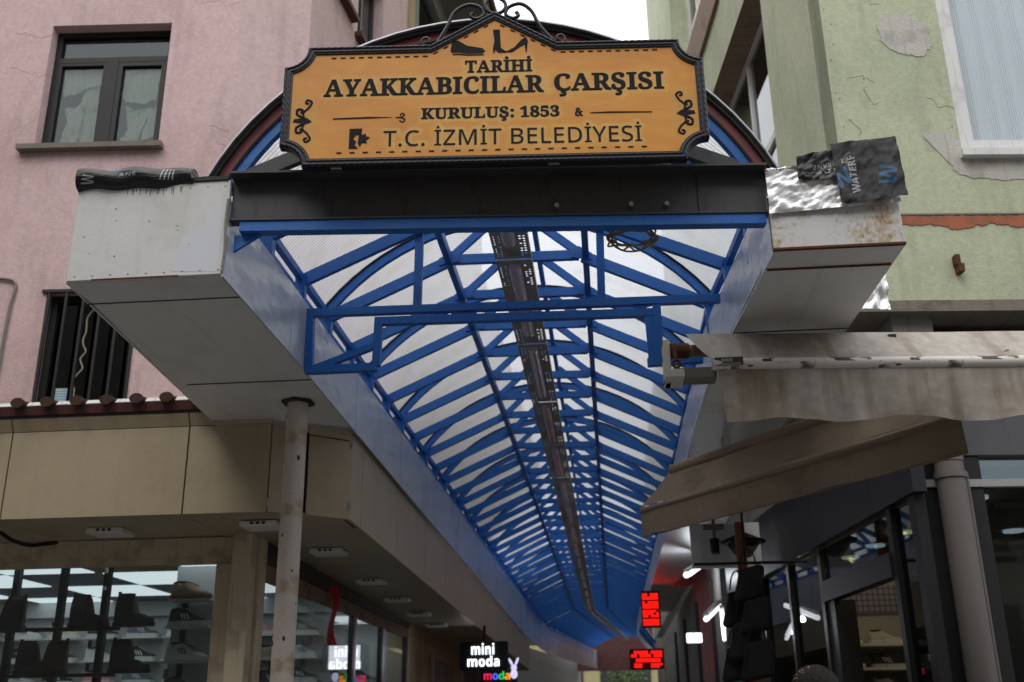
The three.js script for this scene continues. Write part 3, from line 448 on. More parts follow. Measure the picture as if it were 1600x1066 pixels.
// membrane roll (left), foil and membrane (right)
{
  const txt = (w, h, fn) => canvasTex(w, h, (c) => { c.fillStyle = '#1d1d20'; c.fillRect(0, 0, w, h); for (let i = 0; i < 900; i++) { c.fillStyle = `rgba(${rnd() < 0.5 ? '70,70,74' : '8,8,10'},0.25)`; c.fillRect(rnd() * w, rnd() * h, rnd() * 5, rnd() * 3); } fn(c); });
  const t1 = txt(512, 256, c => { c.fillStyle = '#a9aaac'; c.font = 'bold 42px sans-serif'; c.fillText('ANE', 190, 150); c.fillStyle = '#2f6f96'; c.fillRect(130, 60, 60, 26); c.save(); c.translate(70, 200); c.rotate(-1.4); c.fillStyle = '#b4b5b6'; c.font = 'bold 80px sans-serif'; c.fillText('W', 0, 0); c.restore(); c.strokeStyle = '#b9babb'; c.lineWidth = 5; for (let i = 0; i < 4; i++) { c.beginPath(); c.moveTo(390 + i * 16, 80 + 8 * i); c.lineTo(380 + i * 17, 190); c.stroke(); } });
  const g = new THREE.CylinderGeometry(0.08, 0.066, 0.68, 28, 24, false).rotateZ(Math.PI / 2); const p = g.attributes.position;
  for (let i = 0; i < p.count; i++) { const x = p.getX(i), f = 1 + 0.16 * Math.sin(x * 11 + 1) * (0.5) + 0.1 * Math.sin(x * 23 + p.getY(i) * 30); p.setY(i, p.getY(i) * f * 0.92 - 0.022 * (x + 0.33)); p.setZ(i, p.getZ(i) * f); } g.computeVertexNormals();
  const uvA = g.attributes.uv; for (let i = 0; i < uvA.count; i++) { const x = p.getX(i), y = p.getY(i); uvA.setXY(i, (x + 0.33) / 0.66, (y + 0.09) / 0.18); }
  const roll = M('membrane_roll', g, std({ map: t1, roughness: 0.45, bumpMap: bumpWave, bumpScale: 0.01 }), scene); roll.position.set(-2.61, 4.535, -5.19); roll.rotation.y = 0.02; roll.userData = { label: 'rolled black waterproof membrane lying on the white gutter box', category: 'membrane roll' };
  const drape = (w, h, nx, ny, amp, cut) => { const g = new THREE.PlaneGeometry(w, h, nx, ny), p = g.attributes.position; for (let i = 0; i < p.count; i++) { const u = p.getX(i) / w + 0.5, v = p.getY(i) / h + 0.5; p.setZ(i, amp * (smp(FB, u * 0.8 + 0.1, v * 0.7) - 0.4) + amp * 0.4 * smp(FC, u, v)); cut && cut(p, i, u, v); } g.computeVertexNormals(); return g; };
  const f = M('foil_sheet', boxUV(drape(0.72, 0.3, 60, 24, 0.03, (p, i, u, v) => { if (v > 0.95) p.setY(i, p.getY(i) - 0.03 * smp(FC, u * 1.3, 0.4)); p.setY(i, p.getY(i) + 0.03 * (u - 0.5)); })), mat.foil, scene); f.position.set(1.345, 4.372, -5.405); f.userData = { label: 'crumpled silver foil sheet stuck over the rusty gutter box front', category: 'foil' };
  const t2 = txt(512, 512, c => { c.save(); c.translate(170, 440); c.rotate(-Math.PI / 2); c.fillStyle = '#b2b3b5'; c.font = 'bold 84px sans-serif'; c.fillText('WATERF', 0, 0); c.restore(); c.fillStyle = '#2b6690'; for (const [x, y, a] of [[400, 330, -1.35], [40, 320, -0.5]]) { c.save(); c.translate(x, y); c.rotate(a); c.font = 'bold 190px sans-serif'; c.fillText('W', -80, 60); c.restore(); } c.save(); c.translate(150, 140); c.rotate(Math.PI); c.fillStyle = '#9fa0a2'; c.font = 'bold 40px sans-serif'; c.fillText('EM', 30, 0); c.restore(); });
  const m2 = std({ map: t2, roughness: 0.4, side: THREE.DoubleSide, bumpMap: bumpFine, bumpScale: 0.003 });
  const s = M('membrane_sheet', drape(0.37, 0.375, 30, 24, 0.03, (p, i, u, v) => { p.setX(i, p.getX(i) + 0.02 * (0.5 - v) + (u < 0.02 ? 0.01 * smp(FC, v, 0.1) : 0)); p.setY(i, p.getY(i) + 0.03 * (u - 0.5)); }), m2, scene); s.position.set(1.545, 4.435, -5.375); s.userData = { label: 'black waterproof membrane sheet with white and blue print draped over the foil', category: 'membrane sheet' };
  const t3 = txt(512, 384, c => { c.save(); c.translate(480, 150); c.rotate(Math.PI); c.fillStyle = '#a4a5a7'; c.font = 'bold 70px sans-serif'; c.fillText('EMBRANE', 0, 0); c.restore(); c.save(); c.translate(420, 230); c.rotate(Math.PI); c.fillStyle = '#b6b7b9'; c.font = 'bold 120px sans-serif'; c.fillText('OOF', 0, 0); c.restore(); });
  const s2 = M('membrane_flap', drape(0.3, 0.2, 26, 18, 0.03, (p, i, u, v) => { p.setY(i, p.getY(i) + 0.05 * (u - 0.5) - (v < 0.3 ? 0.05 * (1 - u) * -1 : 0)); }), std({ map: t3, roughness: 0.42, side: THREE.DoubleSide }), scene); s2.position.set(1.31, 4.47, -5.385); s2.userData = { label: 'folded black membrane flap with upside down lettering on the foil', category: 'membrane sheet' };
  const r = M('roof_lip', boxUV(prism([[0.98, 4.5], [1.2, 4.515], [1.35, 4.56], [1.72, 4.55], [1.72, 4.52], [0.98, 4.48]], 0.3).translate(0, 0, -5.72)), mat.membrane, scene); r.userData = { label: 'black membrane strip over the top of the right gutter box', category: 'membrane sheet' };
  const h = M('foil_sheet', boxUV(drape(0.34, 0.5, 24, 24, 0.06)), mat.foil, scene); h.position.set(1.98, 4.62, -7.4); h.rotation.y = 0.2; h.userData = { label: 'loose foil sheet hanging behind the right gutter box against green plaster', category: 'foil' };
}

// ---------------------------------------------------------------- entrance beam, gate frame, cable coil
{
  const b = thing('entrance_beam', 'dark grey steel beam with blue lower tube across the arcade mouth', 'beam', V(-0.53, 4.18, -5.3));
  const P = (x, y, o = 0) => V(x, y, -5.17 - 0.082 * (x + 2.06) + o);
  M('web', bar(P(-2.045, 4.372, -0.06), P(0.985, 4.372, -0.06), 0.05, 0.25), mat.steel, b);
  M('top_flange', bar(P(-2.045, 4.503, -0.02), P(0.985, 4.503, -0.02), 0.16, 0.014), mat.steel, b);
  M('bottom_flange', bar(P(-2.045, 4.243, -0.055), P(0.985, 4.243, -0.055), 0.08, 0.012), mat.steel, b);
  M('blue_tube', bar(P(-1.99, 4.205, -0.06), P(0.97, 4.205, -0.06), 0.07, 0.062), mat.blue, b);
  M('joint', bar(P(0.6, 4.26, -0.033), P(0.6, 4.49, -0.033), 0.006, 0.004, V(0, 0, 1)), mat.rubber, b);
  for (const x of [-0.2, 0.22, 0.42]) { const m = M('bolt', new THREE.CylinderGeometry(0.014, 0.014, 0.03, 8).rotateX(Math.PI / 2), mat.alu, b); m.position.add(P(x, 4.3, -0.025)); }
  M('end_gusset', boxUV(prism([[0, 0], [0.16, 0.0], [0.0, -0.1]], 0.02).translate(-2.03, 4.17, -5.27)), mat.blue, b);

  const g = thing('portal_frame', 'stepped blue square tube frame hanging across the arcade below the trusses', 'steel frame', V(-0.6, 4.0, -6.8));
  const F = (px, py) => { const r = ray(px, py), n = V(0.03, 0, 1), c = V(-2.08, 0, -6.8); const t = (c.clone().sub(V(0, EYE, 0)).dot(n)) / r.dot(n); return V(r.x * t, EYE + r.y * t, r.z * t); };
  const seg = (n, a, b, w = 0.055) => { const p = F(...a), q = F(...b); M(n, bar(p, q, w, w, Math.abs(p.y - q.y) > Math.abs(p.x - q.x) ? V(0, 0, 1) : V(0, 1, 0)), mat.blue, g); };
  seg('top_bar', [481, 490], [1125, 467]); seg('left_post', [485, 494], [483, 580]); seg('bottom_bar', [477, 579], [590, 574]); seg('left_riser', [588, 572], [592, 502]); seg('brace', [490, 577], [585, 541], 0.045);
  seg('middle_bar', [586, 503], [1021, 489]); seg('right_post', [1014, 496], [1020, 562]); seg('right_post', [1026, 478], [1031, 566]); seg('bottom_bar', [1012, 567], [1098, 561]);
  seg('hanger', [656, 362], [652, 482]); seg('hanger', [937, 352], [940, 470]);
  seg('clip', [705, 494], [745, 489], 0.03); seg('clip', [990, 482], [1020, 474], 0.03);
  const pts = []; for (let i = 0; i < 70; i++) { const a = i / 69 * Math.PI * 2 * 5.5; pts.push(V(0.22 + 0.13 * Math.cos(a) + 0.02 * Math.sin(i * 1.7), 4.15 + 0.06 * Math.sin(a) + 0.02 * Math.cos(i * 0.9), -5.5 + 0.02 * Math.sin(i * 2.3))); }
  const c = M('cable_coil', tube(pts, 0.006, 320), mat.cable, scene); c.userData = { label: 'coil of thin tan cable hanging below the entrance beam', category: 'cable' };
}

// ---------------------------------------------------------------- the arcade sign
const fontSerif = await new FontLoader().loadAsync('fonts/droid/droid_serif_bold.typeface.json');
const fontSans = await new FontLoader().loadAsync('fonts/droid/droid_sans_regular.typeface.json');
const fontBold = await new FontLoader().loadAsync('fonts/droid/droid_sans_bold.typeface.json');
{
  const W = 1.19, H = 0.77, r = 0.13, AP = 0.99;
  const outline = off => { // off > 0 shrinks
    const p = [], arc = (cx, cy, a0, a1) => { for (let i = 0; i <= 10; i++) { const a = a0 + (a1 - a0) * i / 10; p.push([cx + (r + off) * Math.cos(a), cy + (r + off) * Math.sin(a)]); } };
    arc(-W, 0, Math.PI / 2 - Math.asin(off / (r + off)), Math.asin(off / (r + off)));
    arc(W, 0, Math.PI - Math.asin(off / (r + off)), Math.PI / 2 + Math.asin(off / (r + off)));
    arc(W, H, -Math.PI / 2 - Math.asin(off / (r + off)), -Math.PI + Math.asin(off / (r + off)));
    p.push([0.365, H - off], [0.01, AP - off * 1.15], [-0.355, H - off]);
    arc(-W, H, -Math.asin(off / (r + off)), -Math.PI / 2 + Math.asin(off / (r + off)));
    return p;
  };
  const s = thing('arcade_sign', 'carved wooden arcade sign with black rope-edged frame above the entrance', 'sign', V(-0.532, 4.452, -5.135));
  s.rotation.y = 0.07; s.base = undefined;
  const wood = canvasTex(2048, 896, (c, w, h) => {
    const X = u => (u + 1.2) / 2.4 * w, Y = v => h - v / 1.05 * h;
    const img = c.createImageData(w, h);
    for (let j = 0; j < h; j++) for (let i = 0; i < w; i++) {
      const u = i / w, v = j / h, warp = smp(FD, u * 0.9, v * 0.8) * 3 + smp(FA, u * 0.7, v) * 0.7, ring = 0.5 + 0.5 * Math.sin((v * 9 + warp * 2.6) * 3.1), f = smp(FC, u * 1.2, v * 8), blot = ss(0.5, 0.85, smp(FA, u * 1.1 + 0.3, v * 0.9));
      const col = mix3(mix3([218, 150, 54], [204, 132, 44], ring * 0.35 + 0.2 * f), [186, 114, 40], 0.3 * blot), k = (j * w + i) * 4; img.data[k] = col[0]; img.data[k + 1] = col[1]; img.data[k + 2] = col[2]; img.data[k + 3] = 255;
    }
    c.putImageData(img, 0, 0);
    // weathered pale halo in the varnish round the carving
    c.lineJoin = 'round';
    const halo = (t, font, x0, x1, y, cap) => { for (const [lw, al] of [[46, 0.16], [30, 0.2], [18, 0.24]]) { c.save(); c.font = font; const m = c.measureText(t).width; c.translate(X(x0) + rr(-6, 6), Y(y) + rr(-4, 8)); c.scale((X(x1) - X(x0)) / m, 1); c.strokeStyle = `rgba(214,182,108,${al})`; c.lineWidth = lw; c.strokeText(t, 0, 0); c.restore(); } };
    halo('TARİHİ', 'bold 92px serif', -0.165, 0.225, 0.585); halo('AYAKKABICILAR ÇARŞISI', 'bold 130px serif', -0.96, 0.965, 0.449); halo('KURULUŞ: 1853', 'bold 80px serif', -0.407, 0.369, 0.287); halo('T.C. İZMİT BELEDİYESİ', '118px sans-serif', -0.615, 0.822, 0.118);
    for (const u of [-1.07, 1.07]) { c.fillStyle = 'rgba(190,156,84,0.35)'; c.beginPath(); c.ellipse(X(u), Y(0.29), 75, 150, 0, 0, 7); c.fill(); }
    for (let i = 0; i < 160; i++) { c.strokeStyle = `rgba(120,66,24,${rr(0.06, 0.22)})`; c.lineWidth = rr(1, 3); const x = rnd() * w, y = rnd() * h; c.beginPath(); c.moveTo(x, y); c.bezierCurveTo(x + rr(-30, 60), y + rr(-14, 14), x + rr(20, 80), y + rr(-20, 20), x + rr(60, 150), y + rr(-14, 14)); c.stroke(); }
  });
  const board = new THREE.ExtrudeGeometry(new THREE.Shape(outline(0.03).map(p => new THREE.Vector2(...p))), { depth: 0.03, bevelEnabled: false }).translate(0, 0, 0.02);
  { const p = board.attributes.position, uv = board.attributes.uv; for (let i = 0; i < p.count; i++) uv.setXY(i, (p.getX(i) + 1.2) / 2.4, p.getY(i) / 1.05); }
  M('board', board, std({ map: wood, roughness: 0.5 }), s);
  const rim = new THREE.Shape(outline(0).map(p => new THREE.Vector2(...p))); rim.holes.push(new THREE.Path(outline(0.042).map(p => new THREE.Vector2(...p)).reverse()));
  const frame = M('frame', boxUV(new THREE.ExtrudeGeometry(rim, { depth: 0.055, bevelEnabled: true, bevelSize: 0.004, bevelThickness: 0.004, bevelSegments: 1 })), mat.iron, s);
  const rope = (off, z, rad) => { // twisted bead that follows the outline
    const q = outline(off).map(p => V(p[0], p[1], z)); const dense = []; for (let i = 0; i < q.length; i++) { const a = q[i], b = q[(i + 1) % q.length], n = Math.max(1, Math.ceil(a.distanceTo(b) / 0.009)); for (let k = 0; k < n; k++) dense.push(a.clone().lerp(b, k / n)); }
    const n = dense.length, R = 8, pos = [], idx = [];
    for (let i = 0; i < n; i++) { const t = dense[(i + 1) % n].clone().sub(dense[(i + n - 1) % n]).normalize(), nx = V(0, 0, 1), ny = nx.clone().cross(t); for (let j = 0; j < R; j++) { const a = j / R * Math.PI * 2, rd = rad * (1 + 0.16 * Math.cos(2 * a - i * 1.5)); const p = dense[i].clone().addScaledVector(nx, Math.cos(a) * rd).addScaledVector(ny, Math.sin(a) * rd); pos.push(p.x, p.y, p.z); } }
    for (let i = 0; i < n; i++) for (let j = 0; j < R; j++) { const a = i * R + j, b = i * R + (j + 1) % R, c = ((i + 1) % n) * R + (j + 1) % R, d = ((i + 1) % n) * R + j; idx.push(a, b, c, a, c, d); }
    const g = new THREE.BufferGeometry(); g.setAttribute('position', new THREE.Float32BufferAttribute(pos, 3)); g.setIndex(idx); g.computeVertexNormals(); return g; };
  for (const [o, z, rad] of [[0.007, 0.058, 0.008], [0.03, 0.058, 0.007]]) { const m = new THREE.Mesh(rope(o, z, rad), mat.iron); m.name = 'rope_bead'; m.castShadow = m.receiveShadow = true; frame.add(m); }
  const ZF = 0.0475;
  const text = (str, font, u0, u1, v, cap, name) => { const g = new TextGeometry(str, { font, size: 1, depth: 0.02, curveSegments: 5, bevelEnabled: font === fontSerif, bevelSize: 0.022, bevelThickness: 0.004, bevelSegments: 1 }); g.computeBoundingBox(); const b = g.boundingBox; const ref = new TextGeometry('H', { font, size: 1, depth: 0.02 }); ref.computeBoundingBox(); const sy = cap / ref.boundingBox.max.y, sx = (u1 - u0) / (b.max.x - b.min.x); g.translate(-b.min.x, 0, 0); g.scale(sx, sy, 0.25); g.translate(u0, v, ZF); M(name, g, mat.carve, s); };
  text('TARİHİ', fontSerif, -0.162, 0.223, 0.585, 0.077, 'lettering'); text('AYAKKABICILAR', fontSerif, -0.964, 0.285, 0.447, 0.108, 'lettering'); text('ÇARŞISI', fontSerif, 0.344, 0.964, 0.452, 0.108, 'lettering');
  text('KURULUŞ: 1853', fontSerif, -0.407, 0.369, 0.287, 0.067, 'lettering'); text('T.C. İZMİT BELEDİYESİ', fontSans, -0.615, 0.822, 0.116, 0.097, 'lettering');
  text('&', fontSerif, 0.455, 0.5, 0.285, 0.05, 'ornament');
  const flat = (name, pts, d = 0.005) => M(name, new THREE.ExtrudeGeometry(new THREE.Shape(pts.map(p => new THREE.Vector2(...p))), { depth: d, bevelEnabled: false }).translate(0, 0, ZF), mat.carve, s);
  flat('rule', [[-0.903, 0.295], [-0.7, 0.297], [-0.57, 0.301], [-0.7, 0.307], [-0.903, 0.302]]); flat('rule', [[0.541, 0.3], [0.886, 0.297], [0.886, 0.302], [0.66, 0.308], [0.541, 0.304]]);
  const curl = (name, pts, rad = 0.006) => M(name, tube(pts.map(p => V(p[0], p[1], ZF + 0.001)), rad, 40).scale(1, 1, 1), mat.carve, s);
  curl('ornament', [[-0.55, 0.3], [-0.52, 0.3], [-0.5, 0.315], [-0.515, 0.325], [-0.525, 0.31]], 0.005); curl('ornament', [[-0.52, 0.298], [-0.498, 0.285], [-0.51, 0.268], [-0.528, 0.28]], 0.005);
  for (const sgn of [-1, 1]) { const X = sgn * 1.072; // scrollwork at the ends
    for (const q of [1, -1]) { curl('scroll', [[X + sgn * -0.015, 0.29], [X - sgn * 0.0, 0.29 + q * 0.05], [X + sgn * -0.03, 0.29 + q * 0.085], [X - sgn * 0.045, 0.29 + q * 0.12], [X - sgn * 0.02, 0.29 + q * 0.135], [X - sgn * 0.012, 0.29 + q * 0.115], [X - sgn * 0.03, 0.29 + q * 0.112]], 0.007); curl('scroll', [[X, 0.29 + q * 0.02], [X + sgn * 0.035, 0.29 + q * 0.045], [X + sgn * 0.03, 0.29 + q * 0.075], [X + sgn * 0.005, 0.29 + q * 0.07], [X + sgn * 0.012, 0.29 + q * 0.05]], 0.008); }
    flat('scroll', [[X - sgn * 0.05, 0.285], [X - sgn * 0.02, 0.31], [X + sgn * 0.05, 0.302], [X + sgn * 0.055, 0.283], [X - sgn * 0.02, 0.27]].sort(() => 0)); }
  const dash = (x, y, a) => { const c = Math.cos(a), n = Math.sin(a); flat('stitch', [[-0.014, -0.004], [0.014, -0.004], [0.014, 0.004], [-0.014, 0.004]].map(([p, q]) => [x + p * c - q * n, y + p * n + q * c])); };
  for (let i = 0; i < 11; i++) { dash(-0.915 + i * 0.0525, 0.7, 0); dash(0.4 + i * 0.0525, 0.708, 0); }
  for (let i = 0; i < 24; i++) dash(-0.86 + i * 0.0735, 0.08, 0.003);
  for (let i = 0; i < 6; i++) { dash(-0.33 + i * 0.058, 0.722 + i * 0.0345, 0.53); dash(0.345 - i * 0.058, 0.722 + i * 0.0345, -0.53); }
  flat('shoe_emblem', [[-0.245, 0.735], [-0.235, 0.8], [-0.2, 0.8], [-0.15, 0.765], [-0.06, 0.745], [-0.045, 0.725], [-0.06, 0.712], [-0.15, 0.712], [-0.2, 0.722], [-0.24, 0.72]]);
  flat('shoe_emblem', [[-0.232, 0.712], [-0.2, 0.714], [-0.15, 0.706], [-0.06, 0.706], [-0.05, 0.699], [-0.15, 0.698], [-0.2, 0.706], [-0.233, 0.704]]);
  flat('boot_emblem', [[0.0, 0.87], [0.04, 0.87], [0.043, 0.78], [0.045, 0.745], [0.075, 0.72], [0.07, 0.712], [0.03, 0.712], [0.012, 0.735], [0.008, 0.712], [0.0, 0.712], [0.0, 0.75], [0.008, 0.79]]);
  flat('heel_emblem', [[0.06, 0.712], [0.12, 0.745], [0.165, 0.8], [0.19, 0.815], [0.2, 0.79], [0.192, 0.712], [0.187, 0.712], [0.182, 0.765], [0.15, 0.745], [0.11, 0.715]]);
  flat('emblem', [[-0.806, 0.105], [-0.755, 0.105], [-0.775, 0.13], [-0.765, 0.15], [-0.785, 0.165], [-0.77, 0.19], [-0.74, 0.195], [-0.735, 0.232], [-0.806, 0.232]]);
  flat('emblem', [[-0.745, 0.115], [-0.735, 0.14], [-0.705, 0.14], [-0.712, 0.155], [-0.69, 0.175], [-0.712, 0.182], [-0.715, 0.2], [-0.735, 0.19], [-0.742, 0.215], [-0.752, 0.19], [-0.757, 0.14]]);
  // wrought iron crest on the pediment
  const iron = (pts, rad = 0.011) => M('iron_scroll', tube(pts.map(p => V(p[0], p[1], 0.04)), rad, 60), mat.iron, s);
  const spiral = (cx, cy, r0, a0, a1, n = 26) => Array.from({ length: n }, (_, i) => { const t = i / (n - 1), a = a0 + (a1 - a0) * t, q = r0 * (1 - 0.72 * t); return [cx + q * Math.cos(a), cy + q * Math.sin(a)]; });
  iron(Array.from({ length: 30 }, (_, i) => [0.015 + 0.06 * Math.cos(i / 29 * 6.2832), 1.045 + 0.055 * Math.sin(i / 29 * 6.2832)]));
  for (const q of [-1, 1]) { iron([[q * 0.33 + 0.01, 0.8], [q * 0.27, 0.9], [q * 0.22, 1.01], [q * 0.15 + 0.01, 1.055], [q * 0.08 + 0.01, 1.03], [q * 0.065 + 0.01, 0.98], [q * 0.11 + 0.01, 0.955], [q * 0.14 + 0.01, 0.975], [q * 0.125 + 0.01, 0.998]]); iron(spiral(q * 0.385, 0.81, 0.035, q > 0 ? -1.6 : 4.7, q > 0 ? 4.4 : -1.3), 0.008); }
  M('foot_bracket', box(-0.9, -0.84, -0.02, 0.0, 0, 0.05), mat.steel, s); M('foot_bracket', box(0.3, 0.36, -0.02, 0.0, 0, 0.05), mat.steel, s);
}

// ---------------------------------------------------------------- left shoe shop
const FY = 3.14, CH = 3.02; // fascia underside, shop ceiling
{
  const s = thing('shoe_shop', 'corner shoe shop with cream panel fascia and lit interior under the left gutter', 'shop', V(-4, -LIFT, -8.05));
  const fp = (x0, x1) => M('fascia_panel', box(x0 + 0.006, x1 - 0.006, FY, 3.86, -8.08, -8.05, 0.004), mat.cream, s);
  fp(-6.4, -4.86); fp(-4.86, -3.35); fp(-3.35, -2.66);
  M('fascia_backing', box(-6.4, -2.67, FY + 0.02, 3.84, -8.1, -8.082), mat.rubber, s);
  for (const [x0, x1] of [[-6.4, -4.86], [-4.86, -3.35], [-3.35, -2.66]]) M('cap_panel', slab(V(x0 + 0.006, 3.866, -8.052), V(x1 - 0.006, 3.866, -8.052), V(x1 - 0.006, 3.96, -8.0), V(x0 + 0.006, 3.96, -8.0), 0.02), mat.cream, s);
  M('fascia_panel', slab(V(-2.654, FY, -8.052), V(-2.43, FY, -8.21), V(-2.43, 3.85, -8.21), V(-2.654, 3.85, -8.052), 0.03), mat.cream, s);
  M('fascia_panel', slab(V(-2.395, FY + 0.005, -8.23), V(-2.085, FY - 0.01, -8.43), V(-2.085, 3.78, -8.43), V(-2.395, 3.8, -8.23), 0.03), mat.cream, s).userData.label = 'loose corner panel';
  M('cap_panel', slab(V(-2.395, 3.805, -8.22), V(-2.09, 3.79, -8.42), V(-2.09, 3.86, -8.40), V(-2.395, 3.875, -8.2), 0.02), mat.cream, s);
  for (const [x, z, y] of [[-2.09, -8.42, 3.72], [-2.09, -8.42, 3.2], [-2.64, -8.04, 3.18]]) M('bracket_plate', box(x - 0.02, x + 0.012, y, y + 0.07, z, z + 0.006), mat.alu, s);
  M('fascia_backing', slab(V(-2.7, FY + 0.02, -8.1), V(-2.14, FY + 0.02, -8.5), V(-2.14, 3.84, -8.5), V(-2.7, 3.84, -8.1), 0.02), mat.rubber, s);
  let z = -8.44; for (const z1 of [-8.85, -10.44, -12.06, -13.65, -15.25, -16.85, -18.45, -20.05, -21.65, -23.25, -24.85, -26.45, -28.05]) { M('fascia_panel', slab(V(-2.088, FY - drop(z), z - 0.005), V(-2.088, FY - drop(z1), z1 + 0.005), V(-2.088, 3.875 - drop(z1), z1 + 0.005), V(-2.088, 3.875 - drop(z), z - 0.005), 0.03), mat.cream, s); z = z1; }
  M('fascia_backing', slab(V(-2.13, FY - 0.0, -8.5), V(-2.13, FY - drop(-28), -28), V(-2.13, 3.86 - drop(-28), -28), V(-2.13, 3.86, -8.5), 0.02), mat.rubber, s);
  // soffit boards
  const soff = (a, b, c, d) => M('soffit_panel', slab(a, b, c, d, -0.02), mat.cream, s);
  const sz = [-8.07, -9.1]; for (const [x0, x1] of [[-6.4, -4.86], [-4.86, -3.35], [-3.35, -3.05]]) soff(V(x0 + 0.004, FY, sz[0]), V(x1 - 0.004, FY, sz[0]), V(x1 - 0.004, FY, -9.3), V(x0 + 0.004, FY, -9.3));
  soff(V(-3.05, FY, -8.07), V(-2.65, FY, -8.07), V(-2.12, FY, -8.44), V(-3.05, FY, -8.84)); 
  z = -8.85; for (const z1 of [-10.44, -12.06, -13.65, -15.25, -16.85, -18.45, -21.65, -24.85, -28.05]) { soff(V(-3.2, FY - drop(z), z - 0.003), V(-2.12, FY - drop(z), z - 0.003), V(-2.12, FY - drop(z1), z1 + 0.003), V(-3.2, FY - drop(z1), z1 + 0.003)); z = z1; }
  soff(V(-3.05, FY + 0.001, -8.84), V(-2.12, FY + 0.001, -8.44), V(-2.12, FY + 0.001, -8.85), V(-3.05, FY + 0.001, -8.86));
  // street window: frame, panes
  const zf = -9.1; M('window_head', box(-6.4, -3.26, 2.96, FY - 0.01, zf - 0.06, zf + 0.02, 0.004), mat.creamAlu, s); M('window_head', box(-6.4, -3.29, 2.9, 2.958, zf - 0.05, zf + 0.005), mat.creamAlu, s);
  M('jamb', box(-3.42, -3.27, -LIFT, 2.9, zf - 0.06, zf + 0.02, 0.004), mat.creamAlu, s); M('gap_strip', box(-3.268, -3.235, -LIFT, FY, zf - 0.05, zf - 0.02), mat.rubber, s);
  M('corner_post', box(-3.233, -3.06, -LIFT, FY - 0.005, -9.1, -8.93, 0.012), mat.creamAlu, s); M('corner_post', box(-3.1, -3.03, -LIFT, FY - 0.006, -9.28, -9.105, 0.01), mat.creamAlu, s);
  for (const [x0, x1] of [[-6.4, -4.44], [-4.42, -3.43]]) M('pane', box(x0, x1, -LIFT + 0.4, 2.9, zf - 0.02, zf - 0.014), mat.glass, s);
  M('pane_edge', box(-4.438, -4.422, -LIFT, 2.9, zf - 0.024, zf - 0.01), mat.glass, s); M('stall_riser', box(-6.4, -3.43, -LIFT, -LIFT + 0.4, zf - 0.05, zf), mat.creamAlu, s);
  // alley window
  const xa = -3.07; M('window_head', box(xa - 0.05, xa + 0.02, 2.93, FY - 0.012, -16.4, -9.285), mat.blackFrame, s); M('window_head', box(xa - 0.045, xa + 0.0, 2.78, 2.928, -16.4, -9.285), mat.brownBand, s);
  for (const zz of [-12.9, -14.55, -16.3]) { M('mullion', box(xa - 0.05, xa + 0.015, -LIFT, 2.78, zz - 0.05, zz + 0.05), mat.alu, s); M('mullion', box(xa - 0.05, xa + 0.012, -LIFT, 2.78, zz + 0.052, zz + 0.13), mat.darkFrame, s); }
  for (const [a, b] of [[-9.29, -12.76], [-12.96, -14.41], [-14.61, -16.16]]) M('pane', box(xa - 0.022, xa - 0.016, -LIFT, 2.78, b, a), mat.glass, s);
  // room
  M('back_wall', box(-8.2, -8.1, -LIFT, CH, -16.6, -9.12), mat.wall, s); M('back_wall', box(-8.1, -3.1, -LIFT, CH, -16.6, -16.5), mat.wall, s);
  M('side_wall', box(-8.2, -6.4, -LIFT, 3.9, -9.12, -9.02), mat.cream, s); M('floor', box(-8.1, -3.1, -LIFT, -LIFT + 0.05, -16.5, -9.15), mat.wall, s);
  M('ceiling', box(-8.1, -3.12, CH + 0.012, CH + 0.06, -16.5, -9.14), mat.ceil, s);
  const cs = 0.92; for (let i = 0; i < 5; i++) for (let j = 0; j < 7; j++) {
    const x0 = -8.0 + i * 0.97, z0 = -9.4 - j * 0.99; const on = (i + j) % 2 === 0;
    if (!on && (i + 2 * j) % 3) continue;
    M(on ? 'light_panel' : 'ceiling_panel', box(x0, x0 + cs, CH, CH + 0.01, z0 - cs, z0), on ? mat.lit : mat.mustard, s);
    if (on) { const l = new THREE.RectAreaLight(0xf4f8ff, 0.5, cs * K, cs * K); const p = V(x0 + cs / 2, CH - 0.01, z0 - cs / 2); l.position.set(p.x * K, (p.y + LIFT) * K, p.z * K); l.lookAt(l.position.x, 0, l.position.z); l.name = 'panel_light'; l.userData.final = true; scene.add(l); }
  }
  // display walls: bulkhead, divider panel by the street window, wall standards
  M('bulkhead', box(-8.0, -3.35, 2.84, CH, -13.0, -12.8), mat.wall, s); M('display_wall', box(-8.0, -3.35, -LIFT, 2.84, -13.0, -12.92), mat.wall, s);
  M('display_wall', box(-4.02, -3.45, -LIFT, 2.97, -9.75, -9.7), mat.wall, s); M('display_wall', box(-8.08, -8.04, -LIFT, 2.3, -16.4, -9.3), mat.wall, s);
  M('bulkhead', box(-8.08, -7.7, 2.3, 2.75, -16.4, -9.3), mat.wall, s);
  for (const [x, zz] of [[-3.94, -9.68], [-3.55, -9.68]]) M('wall_standard', box(x, x + 0.05, -LIFT, 2.7, zz - 0.02, zz), mat.black, s);
  for (const x of [-7.4, -6.9, -6.4, -5.9, -5.35, -4.85, -4.35, -3.85]) M('wall_standard', box(x, x + 0.035, -LIFT, 2.8, -12.92, -12.9), mat.black, s);
  for (let i = 0; i < 9; i++) M('wall_standard', box(-8.04, -8.02, -LIFT, 2.3, -9.7 - i * 0.7, -9.66 - i * 0.7), mat.black, s);
  M('screen', box(-4.95, -4.88, 2.05, 2.6, -12.6, -11.9, 0.01), mat.black, s);
}
